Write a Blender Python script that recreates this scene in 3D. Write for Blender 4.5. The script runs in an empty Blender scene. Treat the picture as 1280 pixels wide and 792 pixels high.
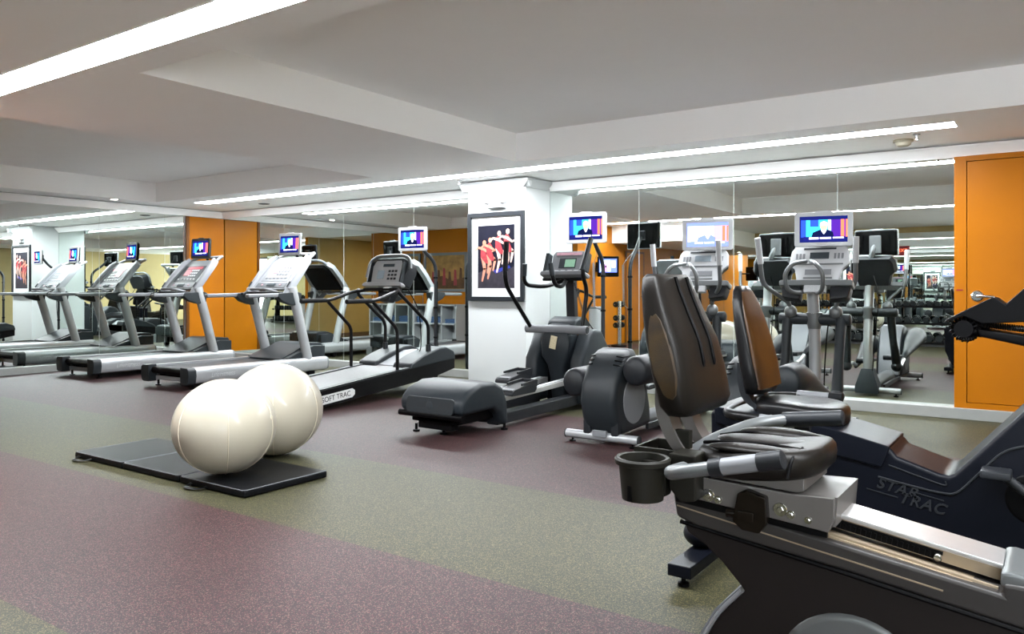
import bpy, bmesh, math, random
from mathutils import Vector, Matrix
random.seed(7)
SC = bpy.context.scene
COL = SC.collection
PI = math.pi

# ------------------------------------------------------------------ materials
def lin(c):
    """0-255 display values to a linear colour"""
    out = []
    for v in c[:3]:
        v = v / 255
        out.append(v / 12.92 if v <= .04045 else ((v + .055) / 1.055) ** 2.4)
    return tuple(out) + (1.,)

def mat(name, col, rough=.5, metal=0., noise=.06, scale=30., bump=0., bscale=200., spec=None, coat=0.):
    m = bpy.data.materials.new(name); m.use_nodes = True
    nt = m.node_tree; b = nt.nodes['Principled BSDF']
    c = lin(col) if len(col) == 3 else col
    b.inputs['Roughness'].default_value = rough
    b.inputs['Metallic'].default_value = metal
    if spec is None: spec = .5 if metal > .1 else (.12 if max(c[:3]) < .012 else .22)
    b.inputs['Specular IOR Level'].default_value = spec
    if coat: b.inputs['Coat Weight'].default_value = coat
    tc = nt.nodes.new('ShaderNodeTexCoord')
    nz = nt.nodes.new('ShaderNodeTexNoise'); nz.inputs['Scale'].default_value = scale; nz.inputs['Detail'].default_value = 3
    nt.links.new(tc.outputs['Object'], nz.inputs['Vector'])
    rp = nt.nodes.new('ShaderNodeValToRGB')
    rp.color_ramp.elements[0].color = tuple(x * (1 - noise) for x in c[:3]) + (1,)
    rp.color_ramp.elements[1].color = tuple(min(1, x * (1 + noise)) for x in c[:3]) + (1,)
    rp.color_ramp.elements[0].position = .3; rp.color_ramp.elements[1].position = .7
    nt.links.new(nz.outputs['Fac'], rp.inputs['Fac'])
    nt.links.new(rp.outputs['Color'], b.inputs['Base Color'])
    if bump:
        n2 = nt.nodes.new('ShaderNodeTexNoise'); n2.inputs['Scale'].default_value = bscale
        nt.links.new(tc.outputs['Object'], n2.inputs['Vector'])
        bp = nt.nodes.new('ShaderNodeBump'); bp.inputs['Strength'].default_value = bump; bp.inputs['Distance'].default_value = .002
        nt.links.new(n2.outputs['Fac'], bp.inputs['Height'])
        nt.links.new(bp.outputs['Normal'], b.inputs['Normal'])
    return m

def emit(name, col, strength):
    m = bpy.data.materials.new(name); m.use_nodes = True
    nt = m.node_tree; nt.nodes.remove(nt.nodes['Principled BSDF'])
    e = nt.nodes.new('ShaderNodeEmission')
    e.inputs['Color'].default_value = lin(col) if len(col) == 3 else col
    e.inputs['Strength'].default_value = strength
    nt.links.new(e.outputs[0], nt.nodes['Material Output'].inputs['Surface'])
    return m

def floor_mat():
    m = bpy.data.materials.new('flecked_rubber'); m.use_nodes = True
    nt = m.node_tree; N = nt.nodes; L = nt.links; b = N['Principled BSDF']
    tc = N.new('ShaderNodeTexCoord')
    sp = N.new('ShaderNodeSeparateXYZ'); L.new(tc.outputs['Object'], sp.inputs[0])
    # colour of the rolls, by their position across the room
    mr = N.new('ShaderNodeMapRange'); mr.inputs['From Min'].default_value = -2.2; mr.inputs['From Max'].default_value = 8.4
    L.new(sp.outputs['Y'], mr.inputs['Value'])
    rp = N.new('ShaderNodeValToRGB'); rp.color_ramp.interpolation = 'CONSTANT'
    T = lambda y: (y + 2.2) / 10.6
    cuts = [(-2.2, 1), (-.05, 1), (1.36, 0), (2.6, 1), (3.9, 0), (6.35, 1)]
    els = rp.color_ramp.elements
    while len(els) > 1: els.remove(els[0])
    els[0].position = 0; els[0].color = (1, 1, 1, 1)
    for y, v in cuts[1:]:
        e = els.new(T(y)); e.color = (v, v, v, 1)
    L.new(mr.outputs[0], rp.inputs['Fac'])
    def flecks(base, dark, f1, f2):
        vo = N.new('ShaderNodeTexVoronoi'); vo.inputs['Scale'].default_value = 290
        L.new(tc.outputs['Object'], vo.inputs['Vector'])
        cr = N.new('ShaderNodeValToRGB'); cr.color_ramp.interpolation = 'CONSTANT'
        e = cr.color_ramp.elements; e[0].position = 0; e[0].color = lin(base); e[1].position = .46; e[1].color = lin(dark)
        e.new(.66).color = lin(base); e.new(.76).color = lin(f1); e.new(.89).color = lin(f2)
        sx = N.new('ShaderNodeSeparateColor'); L.new(vo.outputs['Color'], sx.inputs[0])
        L.new(sx.outputs[0], cr.inputs['Fac'])
        return cr
    pur = flecks((41, 30, 32), (27, 21, 23), (80, 43, 48), (94, 75, 68))
    gre = flecks((44, 44, 33), (31, 32, 24), (75, 71, 46), (94, 88, 60))
    mx = N.new('ShaderNodeMix'); mx.data_type = 'RGBA'
    L.new(rp.outputs[0], mx.inputs[0]); L.new(pur.outputs[0], mx.inputs[6]); L.new(gre.outputs[0], mx.inputs[7])
    # soft blotches of wear
    nz = N.new('ShaderNodeTexNoise'); nz.inputs['Scale'].default_value = 1.4; nz.inputs['Detail'].default_value = 5
    L.new(tc.outputs['Object'], nz.inputs['Vector'])
    mr2 = N.new('ShaderNodeMapRange'); mr2.inputs['To Min'].default_value = .9; mr2.inputs['To Max'].default_value = 1.12
    L.new(nz.outputs['Fac'], mr2.inputs['Value'])
    ml = N.new('ShaderNodeMix'); ml.data_type = 'RGBA'; ml.blend_type = 'MULTIPLY'; ml.inputs[0].default_value = 1
    L.new(mx.outputs[2], ml.inputs[6]); L.new(mr2.outputs[0], ml.inputs[7])
    L.new(ml.outputs[2], b.inputs['Base Color'])
    b.inputs['Roughness'].default_value = .5
    b.inputs['Specular IOR Level'].default_value = .13
    return m

MT = {}
def setup_mats():
    D = MT
    D['ceil'] = mat('ceiling_paint', (252, 252, 253), .9, noise=.01, scale=3)
    D['white_wall'] = mat('white_wall_paint', (172, 175, 175), .75, noise=.01, scale=4)
    D['tan_wall'] = mat('tan_wall_paint', (186, 168, 122), .8, noise=.03, scale=4)
    D['orange'] = mat('orange_lacquer', (156, 92, 8), .4, spec=.1, noise=.05, scale=2.5)
    D['orange_dark'] = mat('orange_lacquer_edge', (94, 53, 6), .4, noise=.05, scale=3)
    D['floor'] = floor_mat()
    D['base'] = mat('brushed_base', (135, 137, 135), .45, noise=.03, scale=12)
    m = mat('mirror_silver', (.83, .89, .86, 1), .0, 1., noise=.0); D['mirror'] = m
    D['mirror_edge'] = mat('mirror_edge', (207, 216, 212), .3, noise=.02)
    D['silver'] = mat('silver_paint', (146, 148, 150), .33, .35, noise=.03, scale=8)
    D['silver_dark'] = mat('silver_paint_grey', (89, 92, 93), .38, .35, noise=.03, scale=8)
    D['alu'] = mat('aluminium', (199, 199, 199), .28, .75, noise=.03, scale=20)
    D['alu_warm'] = mat('aluminium_warm', (157, 142, 121), .36, .6, noise=.05, scale=20)
    D['white'] = mat('white_plastic', (162, 164, 166), .4, noise=.01, scale=8)
    D['lgrey'] = mat('light_grey_plastic', (105, 107, 110), .45, noise=.02, scale=10)
    D['grey'] = mat('grey_plastic', (29, 34, 38), .48, noise=.03, scale=10, bump=.15, bscale=500)
    D['mgrey'] = mat('mid_grey_plastic', (29, 33, 36), .45, noise=.03, scale=10, bump=.15, bscale=500)
    D['dgrey'] = mat('dark_grey_plastic', (27, 29, 32), .45, noise=.04, scale=10, bump=.15, bscale=500)
    D['black'] = mat('black_plastic', (5, 5, 6), .45, spec=.07, noise=.05, scale=10)
    D['black_tube'] = mat('black_powder_coat', (12, 12, 13), .33, noise=.04, scale=14)
    D['rubber'] = mat('black_rubber', (17, 18, 20), .7, noise=.08, scale=30, bump=.2, bscale=300)
    D['belt'] = mat('treadmill_belt', (52, 54, 57), .55, noise=.08, scale=40, bump=.2, bscale=300)
    D['belt_light'] = mat('treadmill_belt_pale', (97, 97, 98), .5, noise=.08, scale=40, bump=.2, bscale=300)
    D['chrome'] = mat('chrome', (214, 214, 214), .15, 1., noise=.02)
    D['navy'] = mat('blue_black_plastic', (9, 11, 17), .36, noise=.05, scale=6, bump=.12, bscale=400)
    D['taupe'] = mat('warm_grey_plastic', (44, 42, 41), .42, noise=.05, scale=6, bump=.12, bscale=400)
    D['taupe_dark'] = mat('warm_grey_plastic_deep', (26, 23, 22), .45, noise=.05, scale=6, bump=.12, bscale=400)
    D['carriage'] = mat('warm_silver_paint', (92, 89, 87), .38, .3, noise=.04, scale=10)
    D['cup'] = mat('olive_black_plastic', (26, 25, 21), .5, noise=.05, scale=10)
    D['vinyl'] = mat('charcoal_vinyl', (19, 17, 15), .36, noise=.10, scale=14, bump=.25, bscale=350)
    D['vinyl_mottled'] = mottled('mottled_vinyl', (36, 31, 28), (65, 49, 22))
    D['vinyl_warm_reflect'] = mottled('warm_reflect_vinyl', (37, 22, 11), (62, 39, 14))  # orange door's reflection painted as brown into the black seat vinyl
    D['vinyl_black'] = mat('black_vinyl', (14, 14, 15), .3, noise=.08, scale=14, bump=.15, bscale=350)
    D['ball'] = mat('pearl_ball', (158, 152, 138), .3, noise=.025, scale=5, coat=.25)
    D['ball_seam'] = mat('pearl_ball_seam', (185, 176, 158), .4, noise=.02)
    D['mat_top'] = mat('mat_vinyl', (13, 14, 16), .45, spec=.08, noise=.07, scale=9, bump=.2, bscale=60)
    D['mat_edge'] = mat('mat_piping', (9, 10, 11), .35, noise=.05)
    D['piping'] = mat('grey_piping', (93, 94, 98), .4, noise=.03)
    D['frame_black'] = mat('picture_frame_black', (27, 30, 34), .4, noise=.03)
    D['paper'] = mat('mat_board', (186, 187, 187), .8, noise=.01)
    D['art_bg'] = mat('art_dark', (10, 11, 25), .55, noise=.3, scale=6)
    D['art_floor'] = mat('art_ground', (37, 33, 41), .55, noise=.3, scale=14)
    D['art_skin'] = mat('art_skin', (167, 112, 92), .55, noise=.15, scale=30)
    D['art_skin2'] = mat('art_skin_pale', (180, 152, 141), .55, noise=.15, scale=30)
    D['art_red'] = mat('art_red', (126, 41, 48), .55, noise=.2, scale=30)
    D['art_blue'] = mat('art_blue', (30, 40, 117), .55, noise=.2, scale=30)
    D['art_warm'] = mat('art_ochre', (133, 100, 52), .55, noise=.3, scale=7)
    D['art_brown'] = mat('art_brown', (76, 48, 25), .55, noise=.3, scale=9)
    D['lens'] = mat('frosted_lens', (207, 208, 208), .25, noise=.02)
    D['console_face'] = mat('console_face_white', (101, 104, 109), .4, noise=.02, scale=40)
    D['console_white'] = mat('console_white', (126, 129, 133), .4, noise=.01, scale=8)
    D['key_grey'] = mat('key_grey', (66, 70, 74), .4, noise=.02)
    D['label_white'] = mat('label_white', (181, 182, 181), .5, noise=.01)
    D['ink'] = mat('ink', (49, 51, 54), .6, noise=.02)
    D['ink_black'] = mat('ink_black', (17, 17, 17), .6, noise=.02)
    D['red_panel'] = mat('red_keypad', (129, 25, 40), .35, noise=.1, scale=30)
    D['pink_panel'] = mat('pink_keypad', (160, 124, 133), .4, noise=.1, scale=40)
    D['display'] = mat('dark_display', (51, 58, 62), .2, noise=.05)
    D['lcd_green'] = mat('green_display', (121, 156, 133), .25, noise=.05)
    D['lcd_grey'] = mat('grey_display', (120, 131, 139), .25, noise=.05)
    D['sticker'] = mat('tan_sticker', (179, 169, 141), .5, noise=.15, scale=60)
    D['iron'] = mat('cast_iron_rubber', (23, 27, 28), .45, noise=.08, scale=20)
    D['towel'] = mat('blue_towel', (68, 92, 127), .9, noise=.15, scale=40)
    D['exit_red'] = mat('exit_sign_red', (138, 25, 37), .4, noise=.05)
    D['leaf'] = mat('leaf_green', (52, 105, 31), .45, noise=.3, scale=8)
    D['soil'] = mat('soil', (43, 31, 22), .9, noise=.3, scale=20)
    D['clear'] = mat('smoky_block', (21, 17, 13), .18, noise=.2, scale=40)
    D['light'] = emit('light_diffuser', (247, 251, 255), 24.)
    D['warm_lamp'] = emit('warm_lamp', (255, 215, 154), 120.)
    D['down'] = emit('downlight_glow', (255, 242, 221), 14.)
    for k, c, s in (('tv_frame', (20, 27, 87), .9), ('tv_cyan', (53, 198, 232), 1.15), ('tv_blue', (39, 70, 208), 1.0), ('tv_purple', (71, 32, 138), .9),
                    ('tv_orange', (238, 106, 74), 1.1), ('tv_skin', (226, 165, 138), 1.0), ('tv_hair', (230, 230, 234), 1.1), ('tv_suit', (16, 24, 64), .7),
                    ('tv_white', (244, 246, 255), 1.25), ('tv_navy', (26, 28, 102), .9), ('tv_pale', (223, 244, 255), 1.5), ('tv_pink', (213, 138, 224), 1.2),
                    ('tv_lilac', (106, 123, 230), 1.1)):
        D[k] = emit(k, c, s * .75)

def mottled(name, a, b_):
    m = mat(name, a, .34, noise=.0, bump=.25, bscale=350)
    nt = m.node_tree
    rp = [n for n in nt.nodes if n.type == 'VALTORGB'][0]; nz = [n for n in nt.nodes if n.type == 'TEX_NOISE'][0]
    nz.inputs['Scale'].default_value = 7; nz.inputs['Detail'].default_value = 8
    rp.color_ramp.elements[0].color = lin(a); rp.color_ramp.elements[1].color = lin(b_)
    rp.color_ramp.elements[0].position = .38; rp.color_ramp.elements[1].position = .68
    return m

# ------------------------------------------------------------------ mesh builder
def catmull(pts, n=6):
    if len(pts) < 3: return [Vector(p) for p in pts]
    P = [Vector(p) for p in pts]; P = [P[0] * 2 - P[1]] + P + [P[-1] * 2 - P[-2]]
    out = []
    for i in range(1, len(P) - 2):
        a, b, c, d = P[i-1:i+3]
        for k in range(n):
            t = k / n
            out.append(.5 * ((2*b) + (c-a)*t + (2*a-5*b+4*c-d)*t*t + (3*b-a-3*c+d)*t**3))
    out.append(P[-2]); return out

def fillet(pts, r=.06, n=5):
    """polyline with rounded corners"""
    P = [Vector(p) for p in pts]; out = [P[0]]
    for i in range(1, len(P) - 1):
        a, b, c = P[i-1], P[i], P[i+1]
        d1 = (a - b); d2 = (c - b)
        rr = min(r, d1.length * .48, d2.length * .48)
        p, q = b + d1.normalized() * rr, b + d2.normalized() * rr
        for k in range(n + 1):
            t = k / n
            out.append((1-t)**2 * p + 2*t*(1-t) * b + t*t * q)
    out.append(P[-1]); return out

class M:
    def __init__(s): s.bm = bmesh.new()
    def _faces(s, faces, mi):
        for f in faces: f.material_index = mi
    def box(s, c, size, rot=(0, 0, 0), mi=0, bev=0., seg=2, top=1.):
        bm = s.bm
        x, y, z = (v / 2 for v in size)
        R = Matrix.Translation(Vector(c)) @ (Matrix.Rotation(rot[2], 4, 'Z') @ Matrix.Rotation(rot[1], 4, 'Y') @ Matrix.Rotation(rot[0], 4, 'X'))
        vs = [bm.verts.new(R @ Vector((sx*x*(top if sz > 0 else 1), sy*y*(top if sz > 0 else 1), sz*z))) for sz in (-1, 1) for sy in (-1, 1) for sx in (-1, 1)]
        F = [(0, 2, 3, 1), (4, 5, 7, 6), (0, 1, 5, 4), (2, 6, 7, 3), (0, 4, 6, 2), (1, 3, 7, 5)]
        fs = [bm.faces.new([vs[i] for i in f]) for f in F]
        s._faces(fs, mi)
        if bev: s._bev(list({e for f in fs for e in f.edges}), bev, seg, mi)
        return s
    def _bev(s, edges, off, seg, mi):
        r = bmesh.ops.bevel(s.bm, geom=edges, offset=off, offset_type='OFFSET', segments=seg, profile=.5, affect='EDGES', clamp_overlap=True)
        for f in r['faces']: f.material_index = mi
    def prism(s, poly, axis, a, b, mi=0, bev=0., seg=2, sc=1.):
        """polygon extruded along an axis: 'x' takes (y,z), 'y' takes (x,z), 'z' takes (x,y); sc shrinks the far end"""
        bm = s.bm
        cx = sum(p[0] for p in poly) / len(poly); cy = sum(p[1] for p in poly) / len(poly)
        def V(p, t, k=1.):
            u, v = cx + (p[0]-cx)*k, cy + (p[1]-cy)*k
            return {'x': (t, u, v), 'y': (u, t, v), 'z': (u, v, t)}[axis]
        A = [bm.verts.new(V(p, a)) for p in poly]; B = [bm.verts.new(V(p, b, sc)) for p in poly]
        n = len(poly); fs = [bm.faces.new(A), bm.faces.new(B[::-1])]
        for i in range(n): fs.append(bm.faces.new((A[i], B[i], B[(i+1) % n], A[(i+1) % n])))
        bmesh.ops.recalc_face_normals(bm, faces=fs)
        s._faces(fs, mi)
        if bev:
            es = {e for f in fs[:2] for e in f.edges}
            for e in {e for f in fs for e in f.edges} - es:
                if len(e.link_faces) == 2 and e.calc_face_angle(0) > .6: es.add(e)
            s._bev(list(es), bev, seg, mi)
        return s
    def loft(s, rings, mi=0, caps=True, closed=False):
        bm = s.bm
        R = [[bm.verts.new(p) for p in r] for r in rings]; n = len(R[0]); fs = []
        m = len(R)
        for i in range(m if closed else m - 1):
            a, b = R[i], R[(i+1) % m]
            for j in range(n): fs.append(bm.faces.new((a[j], a[(j+1) % n], b[(j+1) % n], b[j])))
        if caps and not closed:
            fs.append(bm.faces.new(R[0][::-1])); fs.append(bm.faces.new(R[-1]))
        bmesh.ops.recalc_face_normals(bm, faces=fs)
        s._faces(fs, mi); return s
    def tube(s, pts, r, n=12, mi=0, flat=1., up=None, caps=True):
        P = [Vector(p) for p in pts]; rad = r if isinstance(r, (list, tuple)) else [r] * len(P)
        rings = []; nrm = None
        for i, p in enumerate(P):
            t = (P[min(i+1, len(P)-1)] - P[max(i-1, 0)]).normalized()
            if nrm is None:
                g = Vector(up) if up else (Vector((0, 0, 1)) if abs(t.z) < .9 else Vector((1, 0, 0)))
                nrm = (g - t * g.dot(t)).normalized()
            else: nrm = (nrm - t * nrm.dot(t)).normalized()
            bi = t.cross(nrm)
            rings.append([p + rad[i] * (math.cos(2*PI*k/n) * nrm * flat + math.sin(2*PI*k/n) * bi) for k in range(n)])
        return s.loft(rings, mi, caps)
    def coil(s, a, b, r, turns, wire=.004, mi=0):
        a, b = Vector(a), Vector(b); d = (b - a); t = d.normalized()
        g = Vector((0, 0, 1)) if abs(t.z) < .9 else Vector((1, 0, 0))
        u = (g - t*g.dot(t)).normalized(); v = t.cross(u); k = turns * 8
        return s.tube([a + d*(i/k) + r*(math.cos(i*PI/4)*u + math.sin(i*PI/4)*v) for i in range(k+1)], wire, 5, mi)
    def lathe(s, prof, c=(0, 0, 0), axis='z', n=24, mi=0, start=0):
        bm = s.bm; c = Vector(c)
        def V(r, h, th):
            a, b = r*math.cos(th), r*math.sin(th)
            return c + Vector({'z': (a, b, h), 'y': (a, h, b), 'x': (h, a, b)}[axis])
        rings = [[bm.verts.new(V(max(r, 1e-5), h, 2*PI*k/n)) for k in range(n)] for r, h in prof]; fs = []
        for a, b in zip(rings, rings[1:]):
            for k in range(n): fs.append(bm.faces.new((a[k], a[(k+1) % n], b[(k+1) % n], b[k])))
        fs.append(bm.faces.new(rings[0])); fs.append(bm.faces.new(rings[-1]))
        bmesh.ops.recalc_face_normals(bm, faces=fs)
        s._faces(fs, mi); return s
    def cyl(s, a, b, r, r2=None, n=16, mi=0):
        return s.tube([a, b], [r, r if r2 is None else r2], n, mi)
    def ell(s, c, rad, nu=24, nv=14, mi=0):
        rings = []
        for i in range(1, nv):
            ph = PI * i / nv - PI/2
            rings.append([Vector(c) + Vector((rad[0]*math.cos(ph)*math.cos(2*PI*k/nu), rad[1]*math.cos(ph)*math.sin(2*PI*k/nu), rad[2]*math.sin(ph))) for k in range(nu)])
        bm = s.bm; R = [[bm.verts.new(p) for p in r] for r in rings]; fs = []
        for a, b in zip(R, R[1:]):
            for j in range(nu): fs.append(bm.faces.new((a[j], a[(j+1) % nu], b[(j+1) % nu], b[j])))
        lo = bm.verts.new(Vector(c) - Vector((0, 0, rad[2]))); hi = bm.verts.new(Vector(c) + Vector((0, 0, rad[2])))
        for j in range(nu):
            fs.append(bm.faces.new((lo, R[0][(j+1) % nu], R[0][j]))); fs.append(bm.faces.new((hi, R[-1][j], R[-1][(j+1) % nu])))
        bmesh.ops.recalc_face_normals(bm, faces=fs)
        s._faces(fs, mi); return s
    def poly(s, pts, mi=0):
        f = s.bm.faces.new([s.bm.verts.new(p) for p in pts]); f.material_index = mi; return s
    def move(s, mtx):
        bmesh.ops.transform(s.bm, matrix=mtx, verts=s.bm.verts); return s
    def build(s, name, mats, parent=None, sharp=38, loc=None):
        me = bpy.data.meshes.new(name); s.bm.to_mesh(me); s.bm.free()
        for k in (mats if isinstance(mats, (list, tuple)) else [mats]): me.materials.append(MT[k] if isinstance(k, str) else k)
        for p in me.polygons: p.use_smooth = True
        try: me.set_sharp_from_angle(angle=math.radians(sharp))
        except Exception: pass
        o = bpy.data.objects.new(name, me); COL.objects.link(o)
        if sharp < 45:
            wn = o.modifiers.new('weighted_normal', 'WEIGHTED_NORMAL'); wn.keep_sharp = True; wn.weight = 60
        if parent: o.parent = parent
        if loc: o.location = loc
        return o

def tag(o, label, cat, group=None, kind=None):
    if label: o['label'] = label
    if cat: o['category'] = cat
    if group: o['group'] = group
    if kind: o['kind'] = kind
    return o
def thing(name, label, cat, loc=(0, 0, 0), rz=0., group=None):
    o = bpy.data.objects.new(name, None); COL.objects.link(o); o.empty_display_size = .1
    o.location = loc; o.rotation_euler = (0, 0, rz)
    return tag(o, label, cat, group)
def struct(o): o['kind'] = 'structure'; return o
def dup(root, loc, rz=None, label=None, group=None):
    r = root.copy(); COL.objects.link(r); r.location = loc
    if rz is not None: r.rotation_euler = (0, 0, rz)
    if label: r['label'] = label
    if group: r['group'] = group
    for ch in list(root.children):
        c = ch.copy(); COL.objects.link(c); c.parent = r
        for g in list(ch.children):
            d = g.copy(); COL.objects.link(d); d.parent = c
    return r

def text(name, body, size, m, parent, mtx, extrude=.001, shear=0., spacing=1., bold=0.):
    cu = bpy.data.curves.new(name + '_curve', 'FONT'); cu.body = body; cu.size = size; cu.extrude = extrude
    cu.shear = shear; cu.space_character = spacing; cu.align_x = 'CENTER'; cu.align_y = 'CENTER'; cu.offset = bold
    tmp = bpy.data.objects.new(name + '_tmp', cu)
    COL.objects.link(tmp)
    bpy.context.view_layer.update()
    dg = bpy.context.evaluated_depsgraph_get()
    me = bpy.data.meshes.new_from_object(tmp.evaluated_get(dg))
    bpy.data.objects.remove(tmp)
    me.name = name
    me.transform(mtx); me.materials.clear(); me.materials.append(MT[m])
    o = bpy.data.objects.new(name, me); COL.objects.link(o)
    if parent: o.parent = parent
    return o
def basis(o, x, y):
    """matrix that lays text on a plane: x = reading direction, y = up of the letters"""
    x = Vector(x).normalized(); y = Vector(y); y = (y - x*y.dot(x)).normalized(); z = x.cross(y)
    m = Matrix((x, y, z)).transposed().to_4x4(); m.translation = Vector(o); return m

setup_mats()

# ------------------------------------------------------------------ camera
cam = bpy.data.cameras.new('camera'); co = bpy.data.objects.new('camera', cam); COL.objects.link(co)
cam.sensor_width = 36; cam.lens = 36 * 978 / 1280; cam.shift_y = -35 / 1280; cam.clip_start = .05
co.location = (0, 0, 1.2); co.rotation_euler = (PI/2, 0, math.radians(34.75))
SC.camera = co
SC.view_settings.view_transform = 'Standard'; SC.view_settings.look = 'None'
SC.view_settings.exposure = 2.05; SC.view_settings.gamma = 1.; SC.view_settings.use_curve_mapping = False
w = bpy.data.worlds.new('world'); SC.world = w; w.use_nodes = True
w.node_tree.nodes['Background'].inputs['Color'].default_value = (.9, .95, 1, 1)
w.node_tree.nodes['Background'].inputs['Strength'].default_value = 3.2  # strength set as fill light through the added front window
cy = SC.cycles
cy.max_bounces = 14; cy.glossy_bounces = 10; cy.diffuse_bounces = 10; cy.transmission_bounces = 4
cy.caustics_reflective = True; cy.blur_glossy = .4; cy.sample_clamp_indirect = 6.
cy.use_denoising = True
try: cy.denoiser = 'OPENIMAGEDENOISE'
except Exception: pass

# ------------------------------------------------------------------ room shell
XL, XR, YB, YF, ZC = -12., 4.6, 8.4, -2.2, 2.55
def room():
    struct(M().box(((XL+XR)/2, (YB+YF)/2, -.05), (XR-XL+.6, YB-YF+.6, .1)).build('floor', 'floor'))
    c = M()
    xs = [XL-.3, -11.5, -6.8, -4.7, 2.2, XR+.3]; ys = [YF-.3, 2.69, 6.85, YB+.3]
    for i in range(5):
        for j in range(3):
            hole = j == 1 and i in (1, 3)
            z0 = 2.85 if hole else ZC
            c.box(((xs[i]+xs[i+1])/2, (ys[j]+ys[j+1])/2, (z0+3.)/2), (xs[i+1]-xs[i], ys[j+1]-ys[j], 3.-z0))
    c.box((-6.95, -.3, 2.372), (1.9, 3.8, .354))
    struct(c.build('ceiling', 'ceil'))
    struct(M().box(((XL+XR)/2, YB+.08, 1.275), (XR-XL+.4, .12, 2.55)).build('wall_back', 'white_wall'))
    struct(M().box((XL-.08, (YB+YF)/2, 1.275), (.12, YB-YF, 2.55)).build('wall_left', 'white_wall'))
    wx0, wx1 = .45, 4.4; wc = (wx0+wx1)/2  # window opening added behind the camera to let in fill light
    struct(M().box(((XL+wx0)/2, YF-.08, 1.275), (wx0-XL, .12, 2.55)).box(((XR+wx1)/2, YF-.08, 1.275), (XR-wx1, .12, 2.55)).box((wc, YF-.08, 2.475), (wx1-wx0, .12, .15)).box((wc, YF-.08, .1), (wx1-wx0, .12, .2)).build('wall_front', 'tan_wall'))
    wg = M()
    for k in range(4): wg.box((wx0+.03+k*(wx1-wx0-.06)/3, YF-.08, 1.3), (.06, .06, 2.2))
    wg.box((wc, YF-.08, .23), (wx1-wx0, .06, .06)).box((wc, YF-.08, 2.37), (wx1-wx0, .06, .06))
    struct(wg.build('fill_window_1', 'silver_dark'))
    struct(M().box((XR+.06, (YB+YF)/2, 1.275), (.12, YB-YF, 2.55)).build('wall_right', 'tan_wall'))
    # orange faced core that closes the alcove on the left, out of the frame but seen in the mirrors
    struct(M().box(((XL-10.35)/2, 3.04, 1.275), (-10.35-XL, .12, 2.55)).build('wall_alcove', 'orange'))
    struct(M().box((-7.96, (YF+3.1)/2, 1.275), (.12, 3.1-YF, 2.55), mi=0).box((-8.024, (YF+3.1)/2, 1.275), (.008, 3.1-YF, 2.55), mi=1).build('wall_partition', ['orange', 'tan_wall']))
    struct(M().box((XL+.01, (YF+2.98)/2, 1.275), (.02, 2.98-YF, 2.55)).build('wall_alcove_left', 'tan_wall'))
    struct(M().box(((XL-8.03)/2, YF+.01, 1.275), (-8.03-XL, .02, 2.55)).build('wall_alcove_front', 'tan_wall'))
    dj = M().box((-7.885, .5, 1.03), (.03, 1.0, 2.06), bev=.004).box((-7.872, .5, 1.02), (.02, .86, 1.98), mi=1, bev=.003)
    d = struct(dj.build('door_2', ['orange_dark', 'orange']))
    h = M().cyl((-7.86, .16, 1.03), (-7.82, .16, 1.03), .012).cyl((-7.82, .16, 1.03), (-7.82, .28, 1.03), .011)
    h.build('door_handle', 'chrome', d)
    # white column with its side return
    struct(M().box((-5.68, 8.125, 1.275), (.88, .55, 2.55), bev=.004).build('column', 'white_wall'))
    # crown moulding
    prof = lambda s: [(YB, 2.43), (YB-.015, 2.43), (YB-.03, 2.455), (YB-.085, 2.51), (YB-.09, 2.532), (YB, 2.532)]
    for k, (a, b) in enumerate(((XL, -6.125), (-5.235, XR))):
        struct(M().prism(prof(0), 'x', a, b).build('trim_%d' % (k+1), 'ceil'))
    cm = M()
    cm.prism([(7.85, 2.43), (7.83, 2.435), (7.77, 2.5), (7.765, 2.532), (7.85, 2.532)], 'x', -6.2, -5.16)
    cm.prism([(-5.24, 2.43), (-5.22, 2.435), (-5.16, 2.5), (-5.155, 2.532), (-5.24, 2.532)], 'y', 7.765, YB-.09)
    struct(cm.build('trim_3', 'white_wall'))
    struct(M().prism([(XL, 2.43), (XL+.015, 2.43), (XL+.03, 2.455), (XL+.085, 2.51), (XL+.09, 2.532), (XL, 2.532)], 'y', 3.1, YB).build('trim_4', 'ceil'))
    # base curbs under the mirrors
    struct(M().box(((XL-6.12)/2, YB-.035, .05), (-6.12-XL, .07, .1), bev=.004).build('baseboard_back', 'base'))
    struct(M().box(((-5.24+XR)/2, YB-.06, .05), (XR+5.24, .12, .1), bev=.004).build('baseboard_right', 'base'))
    struct(M().box((XL+.035, (3.1+YB)/2, .05), (.07, YB-3.1, .1), bev=.004).build('baseboard_left', 'base'))
    struct(M().box(((-7.9+XR)/2, YF+.035, .05), (XR+7.9, .07, .1), bev=.004).build('baseboard_front', 'base'))

    # mirrors: separate tall panels
    def mirror(name, x0, y0, x1, y1, label, grp, tilt=0.):
        L = math.hypot(x1-x0, y1-y0); a = math.atan2(y1-y0, x1-x0)
        t = M().box((0, .003, 1.265), (L-.004, .006, 2.33), mi=1)
        # the silvered face
        t.poly([(-L/2+.003, -.0006, .102), (L/2-.003, -.0006, .102), (L/2-.003, -.0006, 2.428), (-L/2+.003, -.0006, 2.428)], 0)
        o = t.build('mirror_panel', ['mirror', 'mirror_edge'])
        o.location = ((x0+x1)/2, (y0+y1)/2, 0); o.rotation_euler = (0, 0, a + math.radians(tilt))
        return tag(o, label, 'mirror', grp)
    bl = [-6.12, -7.54, -8.97, -10.37, -11.99]
    lab = ['tall wall mirror panel touching the left side of the white column', 'tall wall mirror panel behind the black handrail treadmill',
           'tall wall mirror panel behind the white console treadmill', 'tall wall mirror panel between the orange corner panel and the white console treadmill']
    tl = [.0, .05, -.06, .0]
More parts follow.
